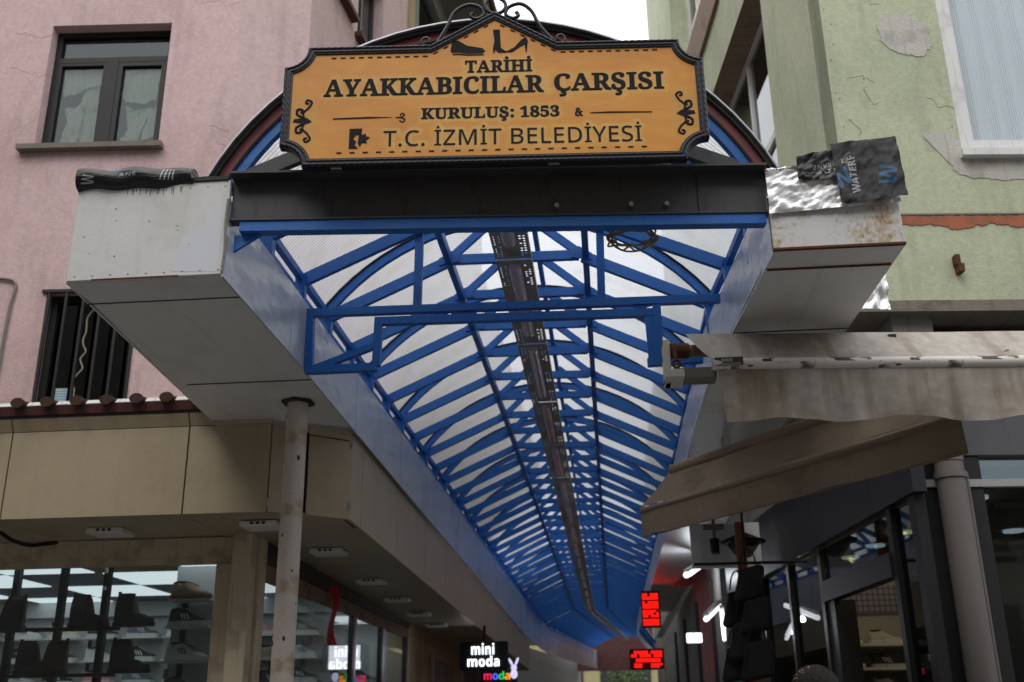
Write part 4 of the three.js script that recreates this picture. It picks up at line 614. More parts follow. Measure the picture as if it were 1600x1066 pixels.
// display posts with boots in the street window, and shoes
function shoeGeos(kind) { // length along +x, heel at 0; returns upper and sole
  const L = 0.38, n = 26, R = 18, pos = [], idx = []; const prof = kind === 'boot' ? t => 0.27 - 0.165 * ss(0.44, 0.56, t) - 0.045 * ss(0.6, 1, t) : t => 0.15 - 0.03 * ss(0.0, 0.25, t) + 0.035 * Math.exp(-((t - 0.33) ** 2) / 0.01) - 0.055 * ss(0.4, 0.8, t) - 0.03 * ss(0.85, 1, t);
  const wid = t => 0.056 + 0.016 * Math.sin(Math.PI * Math.min(1, t * 0.75 + 0.25)) * (t > 0.4 ? 1.25 : 0.6) - 0.05 * ss(0.86, 1.02, t) - 0.02 * (1 - ss(0, 0.08, t));
  for (let i = 0; i <= n; i++) { const t = i / n, h = prof(t), w = wid(t); for (let j = 0; j < R; j++) { const a = j / R * Math.PI * 2, c = Math.cos(a), sN = Math.sin(a), e = kind === 'boot' && t < 0.45 ? 0.55 : 0.75; const y = sN > 0 ? Math.pow(sN, e) * (h - 0.02) : sN * 0.02, ww = w * (1 - 0.38 * Math.max(0, sN) ** 2); pos.push(t * L, 0.02 + y, Math.sign(c) * Math.abs(c) ** 0.8 * ww); } }
  for (let i = 0; i < n; i++) for (let j = 0; j < R; j++) { const a = i * R + j, b = i * R + (j + 1) % R, c = (i + 1) * R + (j + 1) % R, d = (i + 1) * R + j; idx.push(a, c, b, a, d, c); }
  for (const i of [0, n]) for (let j = 1; j + 1 < R; j++) idx.push(...(i ? [i * R, i * R + j + 1, i * R + j] : [0, j, j + 1]));
  const up = new THREE.BufferGeometry(); up.setAttribute('position', new THREE.Float32BufferAttribute(pos, 3)); up.setIndex(idx); up.computeVertexNormals();
  const foot = []; for (let i = 0; i <= n; i++) foot.push([i / n * (L + 0.006) - 0.003, wid(i / n) + 0.006]); for (let i = n; i >= 0; i--) foot.push([i / n * (L + 0.006) - 0.003, -wid(i / n) - 0.006]);
  const sole = prism(foot, kind === 'boot' ? 0.028 : 0.036, 0.003).rotateX(-Math.PI / 2).translate(0, -0.008, 0);
  const stripes = [0, 1, 2].map(i => { const x = 0.15 + i * 0.03; return [-1, 1].map(s => { const w = wid(x / L) * 0.93; return slab(V(x, 0.045, s * (w + 0.006)), V(x + 0.014, 0.045, s * (w + 0.006)), V(x - 0.02, 0.1, s * (w * 0.86 + 0.004)), V(x - 0.034, 0.1, s * (w * 0.86 + 0.004)), 0.002 * s); }); }).flat();
  return { up, sole, stripes };
}
const SN = shoeGeos('sneaker'), BT = shoeGeos('boot');
const shoeMat = {}; const smat = (r, g, b) => shoeMat[[r, g, b]] ??= std({ color: lin(r, g, b), roughness: 0.75 });
function makeShoe(kind, c, sole, stripe) {
  const G = kind === 'boot' ? BT : SN, nm = kind === 'boot' ? 'ankle_boot' : 'sneaker';
  const g = thing(nm, '', kind === 'boot' ? 'boot' : 'shoe'); const u = M('upper', G.up, smat(...c), g); M('sole', G.sole, smat(...sole), g);
  if (kind !== 'boot') { if (stripe) for (const q of G.stripes) M('stripe', q, smat(...stripe), g); for (let i = 0; i < 4; i++) M('lace', cyl(V(0.16 + i * 0.026, 0.142 - i * 0.012, -0.03), V(0.16 + i * 0.026, 0.142 - i * 0.012, 0.03), 0.005, 0.005, 6), smat(...(stripe || sole)), g); M('collar', new THREE.TorusGeometry(0.043, 0.01, 6, 16).rotateX(Math.PI / 2).scale(1.35, 1, 0.9).translate(0.08, 0.142, 0), smat(0.03, 0.03, 0.03), g); }
  else { M('shaft_rim', new THREE.TorusGeometry(0.05, 0.009, 6, 16).rotateX(Math.PI / 2).scale(1.45, 1, 0.75).translate(0.085, 0.272, 0), smat(0.02, 0.02, 0.02), g); M('pull_tab', box(0.0, 0.02, 0.26, 0.3, -0.012, 0.012), smat(0.02, 0.02, 0.02), g); }
  return g;
}
{
  const protos = {};
  const kinds = { black: ['sneaker', [0.02, 0.02, 0.022], [0.55, 0.55, 0.54], [0.7, 0.7, 0.7]], white: ['sneaker', [0.6, 0.6, 0.6], [0.7, 0.7, 0.69], [0.04, 0.04, 0.05]], grey: ['sneaker', [0.12, 0.13, 0.15], [0.6, 0.6, 0.6], [0.6, 0.6, 0.6]], pink: ['sneaker', [0.6, 0.28, 0.28], [0.66, 0.6, 0.6], [0.7, 0.5, 0.5]], beige: ['sneaker', [0.42, 0.36, 0.26], [0.6, 0.56, 0.5], null], tan: ['sneaker', [0.2, 0.12, 0.07], [0.16, 0.1, 0.07], null], lime: ['sneaker', [0.4, 0.62, 0.05], [0.08, 0.08, 0.3], [0.1, 0.1, 0.4]], bootblack: ['boot', [0.016, 0.016, 0.017], [0.01, 0.01, 0.01]], bootbrown: ['boot', [0.07, 0.03, 0.015], [0.012, 0.01, 0.01]] };
  const put = (k, pos, turn, label, group) => { if (!protos[k]) { const o = makeShoe(...kinds[k]); o.position.copy(pos); o.rotation.y = turn; o.userData.label = label; o.userData.group = group; protos[k] = o; return o; } return dup(protos[k], pos, turn, label, group); };
  // boots on posts in the street window (the post carries small steel arms)
  const posts = [[30, 892], [104, 880], [172, 878]];
  posts.forEach(([px, py], i) => {
    const top = hitZ(px, py, -9.55); const p = thing('display_post', 'black steel display post holding boots behind the shop window', 'display post', V(top.x, -LIFT, -9.55), 'boot display posts');
    M('post', box(top.x - 0.03, top.x + 0.03, -LIFT, CH, -9.58, -9.52), mat.black, p);
    for (const y of [2.42, 2.02, 1.62, 1.22]) { M('arm', box(top.x - 0.22, top.x + 0.18, y - 0.035, y - 0.008, -9.53, -9.38, 0.004), mat.black, p); put(i === 1 && y === 2.02 ? 'bootbrown' : 'bootblack', V(top.x + 0.17, y + 0.0, -9.45), Math.PI + 0.15, i === 1 && y === 2.02 ? 'brown suede ankle boot on the middle display post' : 'black ankle boot on a display post in the street window', i === 1 && y === 2.02 ? undefined : 'boots on display posts'); }
  });
  [['tan', 2.66, 'tan low shoe on the white divider panel'], ['black', 2.42, 'black low shoe on the white divider below the tan one'], ['white', 2.12, 'white sneaker on the white divider panel by the street window'], ['grey', 1.82, 'dark grey sneaker low on the white divider panel']].forEach(([k, y, l]) => { const o = put(k, V(-3.98, y, -9.55), -0.12, l); const a = thing('shoe_shelf', 'small clear shelf under the ' + l.split(' on ')[0].split(' low on ')[0], 'shelf', V(-3.98, y - 0.03, -9.55)); M('shelf_plate', box(-4.0, -3.6, y - 0.03, y - 0.01, -9.69, -9.48), mat.plastic, a); });
  // rows on the far walls
  const rowShoes = (ks, x0, dx, z, ys, turn, where) => ys.forEach((y, r) => { for (let i = 0; i < ks.length; i++) { const k = ks[(i + r * 2) % ks.length], x = x0 + i * dx; const nm = { black: 'black', white: 'white', grey: 'grey', pink: 'pink', beige: 'beige', lime: 'lime green', tan: 'tan' }[k]; put(k, V(x, y, z), turn, nm + ' sneaker shown on a small shelf of ' + where, nm + ' sneakers on ' + where); const a = thing('shoe_shelf', 'small white shelf carrying one shoe on ' + where, 'shelf', V(x, y - 0.03, z), 'shoe shelves on ' + where); M('shelf_plate', box(x - 0.03, x + 0.4, y - 0.032, y - 0.01, z - 0.1, z + 0.1), mat.plastic, a); } });
  rowShoes(['black', 'white', 'beige', 'black', 'grey', 'white', 'black', 'pink', 'grey'], -7.85, 0.5, -12.78, [2.6, 2.33, 2.06, 1.8], 0.12, 'the inner display wall');
  for (let i = 0; i < 9; i++) for (const y of [2.02, 1.68, 1.34]) { const k = ['black', 'white', 'black', 'grey', 'white', 'beige', 'black', 'white', 'grey'][(i + Math.round(y * 3)) % 9]; put(k, V(-7.9, y, -9.75 - i * 0.7), 0.35, k + ' sneaker shown on the long back wall of the shop', k + ' sneakers on the back wall'); const a = thing('shoe_shelf', 'small white shelf carrying one shoe on the back wall', 'shelf', V(-7.9, y - 0.03, -9.75 - i * 0.7), 'shoe shelves on the back wall'); M('shelf_plate', box(-8.02, -7.5, y - 0.032, y - 0.01, -9.95 - i * 0.7, -9.6 - i * 0.7), mat.plastic, a); }
  for (const [x, z, y, k] of [[-3.6, -13.4, 2.1, 'lime'], [-3.6, -13.4, 1.85, 'beige'], [-3.55, -14.8, 2.1, 'grey'], [-3.7, -11.2, 2.2, 'beige'], [-3.7, -11.2, 1.95, 'black']]) { put(k, V(x, y, z), 0.2, k + ' sneaker on a stand inside the alley window', k + ' sneakers behind the alley window'); const a = thing('shoe_stand', 'slim black stand with one shoe behind the alley window', 'stand', V(x + 0.15, -LIFT, z), 'shoe stands behind the alley window'); M('stand_pole', cyl(V(x + 0.15, -LIFT, z), V(x + 0.15, y - 0.03, z), 0.02), mat.black, a); M('stand_plate', box(x - 0.02, x + 0.4, y - 0.03, y - 0.008, z - 0.08, z + 0.08), mat.black, a); }
}
// pole, tile roof, soffit lamps, ribbon
{
  const p = thing('support_pole', 'rust-speckled white steel pole holding up the left gutter box', 'pole', V(-2.32, -LIFT, -7.6));
  const sh = new THREE.CylinderGeometry(0.08, 0.084, 4.3, 32, 1, true).translate(-2.32, -LIFT + 2.15, -7.6); { const uv = sh.attributes.uv; for (let i = 0; i < uv.count; i++) uv.setXY(i, uv.getX(i) * 0.55, uv.getY(i) * 4.3); }
  M('shaft', sh, mat.pole, p); M('collar', boxUV(new THREE.CylinderGeometry(0.13, 0.13, 0.02, 6).translate(-2.32, 3.888, -7.6)), mat.rubber, p);
  for (let i = 0; i < 9; i++) { const a = rr(0.2, 2.9), y = rr(1.4, 3.8); const m = M('paint_chip', new THREE.SphereGeometry(rr(0.006, 0.014), 6, 5).scale(1, 1.6, 0.3), mat.rust, p); m.position.add(V(-2.32 + 0.0812 * Math.cos(a), y, -7.6 + 0.0812 * Math.sin(a))); m.rotation.y = Math.PI / 2 - a; }
  const t = thing('tile_roof', 'small clay tile roof edge above the cream shop fascia', 'roof', V(-4.5, 3.97, -8.0));
  M('eaves_board', slab(V(-6.4, 3.985, -7.98), V(-3.2, 3.985, -7.98), V(-3.2, 4.06, -7.96), V(-6.4, 4.06, -7.96), 0.03), mat.maroon, t);
  M('underside', slab(V(-6.4, 3.97, -8.9), V(-3.15, 3.97, -8.9), V(-3.15, 3.975, -7.99), V(-6.4, 3.975, -7.99), 0.01), mat.rubber, t);
  const up = V(0, 0.14, -0.9).normalize();
  for (let i = 0; i < 13; i++) { const x = -6.3 + i * 0.253; const g = new THREE.CylinderGeometry(0.062, 0.05, 0.95, 12, 1, false, 0, Math.PI).rotateZ(0); g.rotateY(-Math.PI / 2); g.applyQuaternion(new THREE.Quaternion().setFromUnitVectors(V(0, 1, 0), up)); g.translate(x, 4.13, -8.4); M('roof_tile', g, mat.tile, t); M('tile_cap', new THREE.CylinderGeometry(0.058, 0.05, 0.1, 14).rotateX(Math.PI / 2).scale(1, 0.75, 1).translate(x, 4.078, -7.96), mat.tile, t); M('mortar_bed', slab(V(x + 0.06, 4.062, -7.955), V(x + 0.195, 4.062, -7.955), V(x + 0.195, 4.1, -7.99), V(x + 0.06, 4.1, -7.99), 0.02), mat.mortar, t); M('roof_pan', slab(V(x + 0.05, 4.1, -7.99), V(x + 0.2, 4.1, -7.99), V(x + 0.2, 4.2, -8.9), V(x + 0.05, 4.2, -8.9), 0.02), mat.tile, t); }
  M('ridge_end', new THREE.SphereGeometry(0.09, 14, 10).scale(1.2, 0.9, 1).translate(-3.22, 4.07, -7.9), mat.rust, t);
  const l0 = thing('soffit_lamp', 'unlit square white lamp under the cream street soffit', 'lamp', V(-4.2, FY - 0.06, -8.63));
  const lamp = (o, x, y, z) => { M('housing', new RoundedBoxGeometry(0.31, 0.045, 0.27, 2, 0.01).translate(x, y, z), mat.plastic, o); M('driver_slots', mergeGeometries([-0.05, 0, 0.05].map(d => box(x + d - 0.014, x + d + 0.014, y - 0.008, y + 0.012, z + 0.134, z + 0.1375))), mat.black, o); };
  lamp(l0, -4.2, FY - 0.024, -8.63);
  [[-2.83, -8.49], [-2.62, -9.83], [-2.64, -11.8], [-2.66, -13.4], [-2.66, -15], [-2.66, -16.5]].forEach(([x, z], i) => { const o = thing('soffit_lamp', i ? 'unlit square white lamp under the alley soffit in a row' : 'unlit square white lamp under the soffit beside the rusty pole', 'lamp', V(x, FY - 0.06, z), i ? 'alley soffit lamps' : undefined); lamp(o, x, FY - 0.025 - drop(z), z); });
  const rp = []; for (let i = 0; i <= 20; i++) { const t2 = i / 20; rp.push([0.05 * Math.sin(t2 * 4) + t2 * 0.1, -t2 * 0.62]); }
  const rg = new THREE.PlaneGeometry(0.1, 0.62, 4, 24), q = rg.attributes.position; for (let i = 0; i < q.count; i++) { const t2 = 0.5 - q.getY(i) / 0.62; q.setXYZ(i, q.getX(i) * (0.7 + 0.6 * t2) + 0.02 * Math.sin(t2 * 7), q.getY(i), 0.05 * Math.sin(t2 * 5 + q.getX(i) * 14) + 0.05 * t2); } rg.computeVertexNormals();
  const rb = M('red_ribbon', rg, mat.red, scene); rb.position.copy(hitX(518, 962, -2.98)); rb.rotation.y = 0.9; rb.userData = { label: 'red cloth ribbon hanging from the alley window head', category: 'ribbon' };
  const wr = M('loose_wire', tube([hitZ(0, 832, -8.4), hitZ(20, 845, -8.4), hitZ(45, 852, -8.5), hitZ(70, 850, -8.7), hitZ(88, 848, -8.9)], 0.018, 40), mat.black, scene); wr.userData = { label: 'loose black cable sagging under the street soffit', category: 'cable' };
}

// ---------------------------------------------------------------- awnings
{
  const ZA = -6.2, sk = x => ZA - 0.10 * (x - 0.7);
  const a = thing('awning', 'stained beige retractable awning with scalloped valance and chipped white front bar', 'awning', V(1.9, 3.2, -6.3));
  const X0 = 0.69, X1 = 6.4;
  M('front_bar', cyl(V(X0, 3.6, sk(X0)), V(X1, 3.6, sk(X1)), 0.038, 0.038, 20), mat.chipWhite, a); { const m = a.children[a.children.length - 1].geometry; const uv = m.attributes.uv; for (let i = 0; i < uv.count; i++) uv.setXY(i, uv.getY(i) * 5.7, uv.getX(i) * 0.24); }
  const cg = new THREE.PlaneGeometry(1, 1, 110, 8), p = cg.attributes.position; for (let i = 0; i < p.count; i++) { const u = p.getX(i) + 0.5, v = p.getY(i) + 0.5, x = (X0 - 0.12 * v) + (X1 - X0 + 0.12 * v) * u; p.setXYZ(i, x, 3.635 + 0.29 * v - 0.012 * Math.sin(v * 3.1), sk(x) - 0.34 * v + 0.004 * Math.sin(u * 40)); } cg.computeVertexNormals(); M('cloth', boxUV(cg), mat.awnCloth, a);
  const n = 220, vg = new THREE.PlaneGeometry(1, 1, n, 10), q = vg.attributes.position; for (let i = 0; i < q.count; i++) { const u = q.getX(i) + 0.5, v = 0.5 - q.getY(i), x = X0 + 0.03 + (X1 - X0 - 0.03) * u; const low = 0.315 + 0.015 * Math.cos((x - 0.74) * Math.PI * 2 / 0.74) + 0.012 * smp(FA, x * 0.3, 0.3); q.setXYZ(i, x + 0.03 * v * (1 - u), 3.565 - low * v, sk(x) + 0.02 * Math.sin(x * 7 + v * 2) * v + 0.008 * Math.sin(x * 26) * v + 0.012); } vg.computeVertexNormals(); M('valance', boxUV(vg), mat.awnCloth, a);
  M('roller', cyl(V(0.5, 3.8, -6.5), V(6.4, 3.8, -7.09), 0.04, 0.04, 18), mat.brownBand, a); M('roller_core', cyl(V(0.44, 3.77, -6.4), V(0.57, 3.77, -6.42), 0.05, 0.05, 16), mat.rust, a);
  M('bracket', box(0.405, 0.45, 3.53, 3.82, -6.46, -6.32, 0.008), mat.chipWhite, a); M('bracket_foot', box(0.405, 0.52, 3.53, 3.58, -6.44, -6.2, 0.006), mat.chipWhite, a);
  M('arm_box', box(0.45, 0.72, 3.535, 3.6, -6.4, -6.24, 0.005), mat.greyWall, a); M('crank_eye', new THREE.TorusGeometry(0.024, 0.008, 8, 18).translate(0.48, 3.64, -6.28), mat.rust, a); M('crank_stem', cyl(V(0.48, 3.66, -6.28), V(0.47, 3.78, -6.32), 0.012), mat.rust, a);
  M('wall_bracket', mergeGeometries([bar(V(1.9, 3.86, -6.6), V(1.9, 3.9, -8.9), 0.05, 0.06), bar(V(5.3, 3.86, -6.95), V(5.3, 3.9, -9.2), 0.05, 0.06)]), mat.darkFrame, a);
  const pl = canvasTex(256, 64, c => { c.fillStyle = '#3a3836'; c.fillRect(0, 0, 256, 64); c.fillStyle = '#c6c2ba'; c.font = 'bold 30px sans-serif'; c.fillText('BOGUS', 60, 32); c.fillRect(20, 44, 216, 3); c.fillRect(20, 54, 216, 3); });
  const pg = new THREE.PlaneGeometry(0.17, 0.055).translate(0.79, 3.605, sk(0.79) + 0.042); M('maker_plate', pg, std({ map: pl, roughness: 0.5 }), a);

  const b = thing('awning', 'drooping brown cloth awning set askew below the beige one', 'awning', V(1.2, 3.1, -8.2));
  const A = V(0.315, 3.33, -9.5), B = V(2.25, 3.33, -6.62), back = V(0.72, 0.36, 0.5);
  const vg2 = new THREE.PlaneGeometry(1, 1, 70, 8), w = vg2.attributes.position; for (let i = 0; i < w.count; i++) { const u = w.getX(i) + 0.5, v = 0.5 - w.getY(i), P = A.clone().lerp(B, u); const d = 0.012 * Math.sin(u * 30) * v + 0.02 * Math.sin(u * 9 + 1) * v; w.setXYZ(i, P.x - d * 0.8 + 0.02 * v * (u < 0.05 ? 1 : 0), P.y - 0.235 * v + 0.006 * Math.sin(u * 22), P.z + d * 0.55); } vg2.computeVertexNormals(); M('valance', boxUV(vg2), mat.awnBrown, b);
  M('hem', tube([0, 0.25, 0.5, 0.75, 1].map(u => { const P = A.clone().lerp(B, u); return V(P.x, P.y - 0.237, P.z); }), 0.008, 40), mat.awnBrown, b);
  M('front_bar', cyl(A.clone().add(V(0.015, 0, -0.01)), B, 0.03, 0.03, 12), mat.awnBrown, b);
  const C = hitY(1052, 735, 3.66), D = C.clone().add(B).sub(A); const tg = new THREE.PlaneGeometry(1, 1, 50, 10), t = tg.attributes.position; for (let i = 0; i < t.count; i++) { const u = t.getX(i) + 0.5, v = t.getY(i) + 0.5, P = A.clone().lerp(B, u).lerp(C.clone().lerp(D, u), v); t.setXYZ(i, P.x, P.y + 0.03 - 0.012 * Math.sin(v * Math.PI) + 0.006 * Math.sin(u * 25), P.z); } tg.computeVertexNormals(); M('cloth', boxUV(tg), mat.awnBrown, b);
  M('roller', cyl(C, D, 0.05, 0.05, 14), mat.brownBand, b); M('seam', tube([0, 0.25, 0.5, 0.75, 1].map(u => { const P = A.clone().lerp(B, u); return V(P.x - 0.012, P.y - 0.012, P.z - 0.008); }), 0.006, 40), mat.brownBand, b);
  const sp = thing('white_post', 'slim white strut under the right gutter soffit behind the beige awning', 'strut', V(1.5, 3.3, -9.6)); { const x = hitZ(1132, 660, -9.6); M('shaft', box(x.x - 0.04, x.x + 0.04, 3.42, 4.0, -9.65, -9.55, 0.008), mat.plastic, sp); }
}

// ---------------------------------------------------------------- right corner shop
{
  const o = V(2.47, 0, -8.55), mx = new THREE.Matrix4().makeRotationY(GA).setPosition(o), ms = mx.clone().multiply(new THREE.Matrix4().makeBasis(V(0, 0, -1), V(0, 1, 0), V(-1, 0, 0)));
  const s = thing('corner_shop', 'dark framed corner shop with glass front under the green building', 'shop', V(2.47, -LIFT, -8.55));
  const S = (n, g, m) => M(n, place(g, ms), m, s), F = (n, g, m) => M(n, place(g, mx), m, s);
  // alley side: x runs back from the corner
  const mull = [[-0.02, 0.12], [0.55, 0.64], [2.66, 2.76], [3.92, 4.0], [5.2, 5.28], [6.6, 6.68]];
  for (const [a, b] of mull) S('mullion', box(a, b, -LIFT, 3.22, -0.06, 0.03), mat.darkFrame);
  for (let i = 0; i + 1 < mull.length; i++) { const a = mull[i][1], b = mull[i + 1][0]; if (i === 1) { S('pane', box(a, b, 2.86, 3.2, -0.022, -0.016), mat.darkGlass); S('door_head', box(a, b, 2.66, 2.86, -0.07, 0.05), mat.navyPanel); S('door_jamb', box(2.4, 2.66, -LIFT, 2.66, -0.2, 0.01), mat.darkFrame); } else S('pane', box(a, b, -LIFT, 3.2, -0.022, -0.016), mat.darkGlass); }
  for (const [a, b] of [[-0.1, 0.9], [0.906, 2.7], [2.706, 4.6], [4.606, 7.2]]) S('fascia_panel', box(a, b, 3.225, 3.95, -0.05, 0.06), mat.navyPanel);
  S('upper_wall', box(-0.1, 12, 3.955, 4.72, -0.3, 0.04), mat.greyWall);
  S('end_wall', box(7.2, 7.4, -LIFT, 3.95, -3, 0.02), mat.darkWall);
  // street side
  F('pilaster', box(0.05, 0.6, -LIFT, 4.6, -0.3, -0.12), mat.darkFrame); F('head_panel', box(0.05, 4, 3.56, 4.6, -0.3, -0.1), mat.darkWall);
  F('pane', box(0.6, 4, -LIFT, 3.55, -0.16, -0.154), mat.darkGlass); F('mullion', box(1.9, 1.98, -LIFT, 3.55, -0.2, -0.13), mat.darkFrame);
  F('pilaster_trim', box(0.46, 0.475, -LIFT, 3.56, -0.12, -0.1), mat.navyPanel);
  // room
  S('ceiling', box(0.1, 7.2, 3.3, 3.36, -4.5, -0.07), mat.room); S('back_wall', box(0.1, 7.2, -LIFT, 3.3, -4.5, -4.4), mat.room); S('inner_wall', box(4.6, 4.7, -LIFT, 3.3, -4.4, -0.1), mat.room); S('floor', box(0.1, 7.2, -LIFT, -LIFT + 0.04, -4.4, -0.1), mat.greyWall);
  for (let i = 0; i < 5; i++) for (let j = 0; j < 3; j++) { const g = new THREE.CylinderGeometry(0.1, 0.1, 0.02, 20).translate(0.5 + i * 0.85, 3.285, -0.7 - j * 1.1); S('downlight', g, (i + j) % 3 ? mat.litWarm : mat.litHot); if ((i + j) % 2 === 0) { const w = V(0.5 + i * 0.85, 3.26, -0.7 - j * 1.1).applyMatrix4(ms); const l = new THREE.PointLight(0xffe6b8, 0.12, 0, 2); l.position.set(w.x * K, (w.y + LIFT) * K, w.z * K); l.shadow.radius = 1.5; l.castShadow = true; l.userData.final = true; l.name = 'downlight_lamp'; scene.add(l); } }
  S('shelf_post', box(3.9, 3.98, -LIFT, 2.9, -0.42, -0.34), mat.yellowWall);
  S('grid_panel', box(4.56, 4.59, 2.72, 3.05, -2.2, -0.4), std({ map: tex(128, 0.2, (u, v) => (u * 3 % 1) < 0.2 || (v * 3 % 1) < 0.2 ? [40, 40, 50] : [120, 118, 140]), roughness: 0.4 }));
  for (const y of [1.83, 2.09, 2.35]) S('shelf', box(4.1, 4.58, y - 0.03, y, -2.4, -0.3), mat.plastic);
  const names = ['white running shoe', 'black running shoe'], first = [null, null];
  for (const y of [1.83, 2.09, 2.35]) for (let i = 0; i < 4; i++) {
    const k = (i + Math.round(y * 4)) % 2, p = V(4.3, y + 0.01, -0.45 - i * 0.48).applyMatrix4(ms), lab = names[k] + ' on the shelves inside the dark corner shop', grp = names[k] + 's in the corner shop', turn = GA - 0.25;
    if (first[k]) dup(first[k], p, turn, lab, grp);
    else { const g = first[k] = makeShoe('sneaker', k ? [0.03, 0.03, 0.03] : [0.45, 0.43, 0.4], [0.6, 0.6, 0.58], k ? [0.6, 0.6, 0.6] : null); Object.assign(g.userData, { label: lab, group: grp }); g.position.copy(p); g.rotation.y = turn; }
  }
  const c = thing('round_column', 'plain round grey column at the corner of the dark shop', 'column', V(2.75, -LIFT, -8.5)); { const w = V(0.285, 0, 0.02).applyMatrix4(mx); c.position.set(w.x, -LIFT, w.z); c.base = undefined; M('shaft', new THREE.CylinderGeometry(0.112, 0.112, 3.86, 32).translate(0, 1.93, 0), mat.column, c); M('ring', new THREE.CylinderGeometry(0.125, 0.125, 0.05, 32).translate(0, 3.75, 0), mat.column, c); M('capital', new THREE.CylinderGeometry(0.118, 0.118, 0.8, 32).translate(0, 4.26, 0), mat.column, c); }
  const d = M('drain_pipe', cyl(V(0.43, -LIFT, -0.02), V(0.43, 3.4, -0.02), 0.018, 0.018, 10).applyMatrix4(mx), mat.column, scene); d.userData = { label: 'thin vertical pipe beside the round grey column', category: 'pipe' };
}

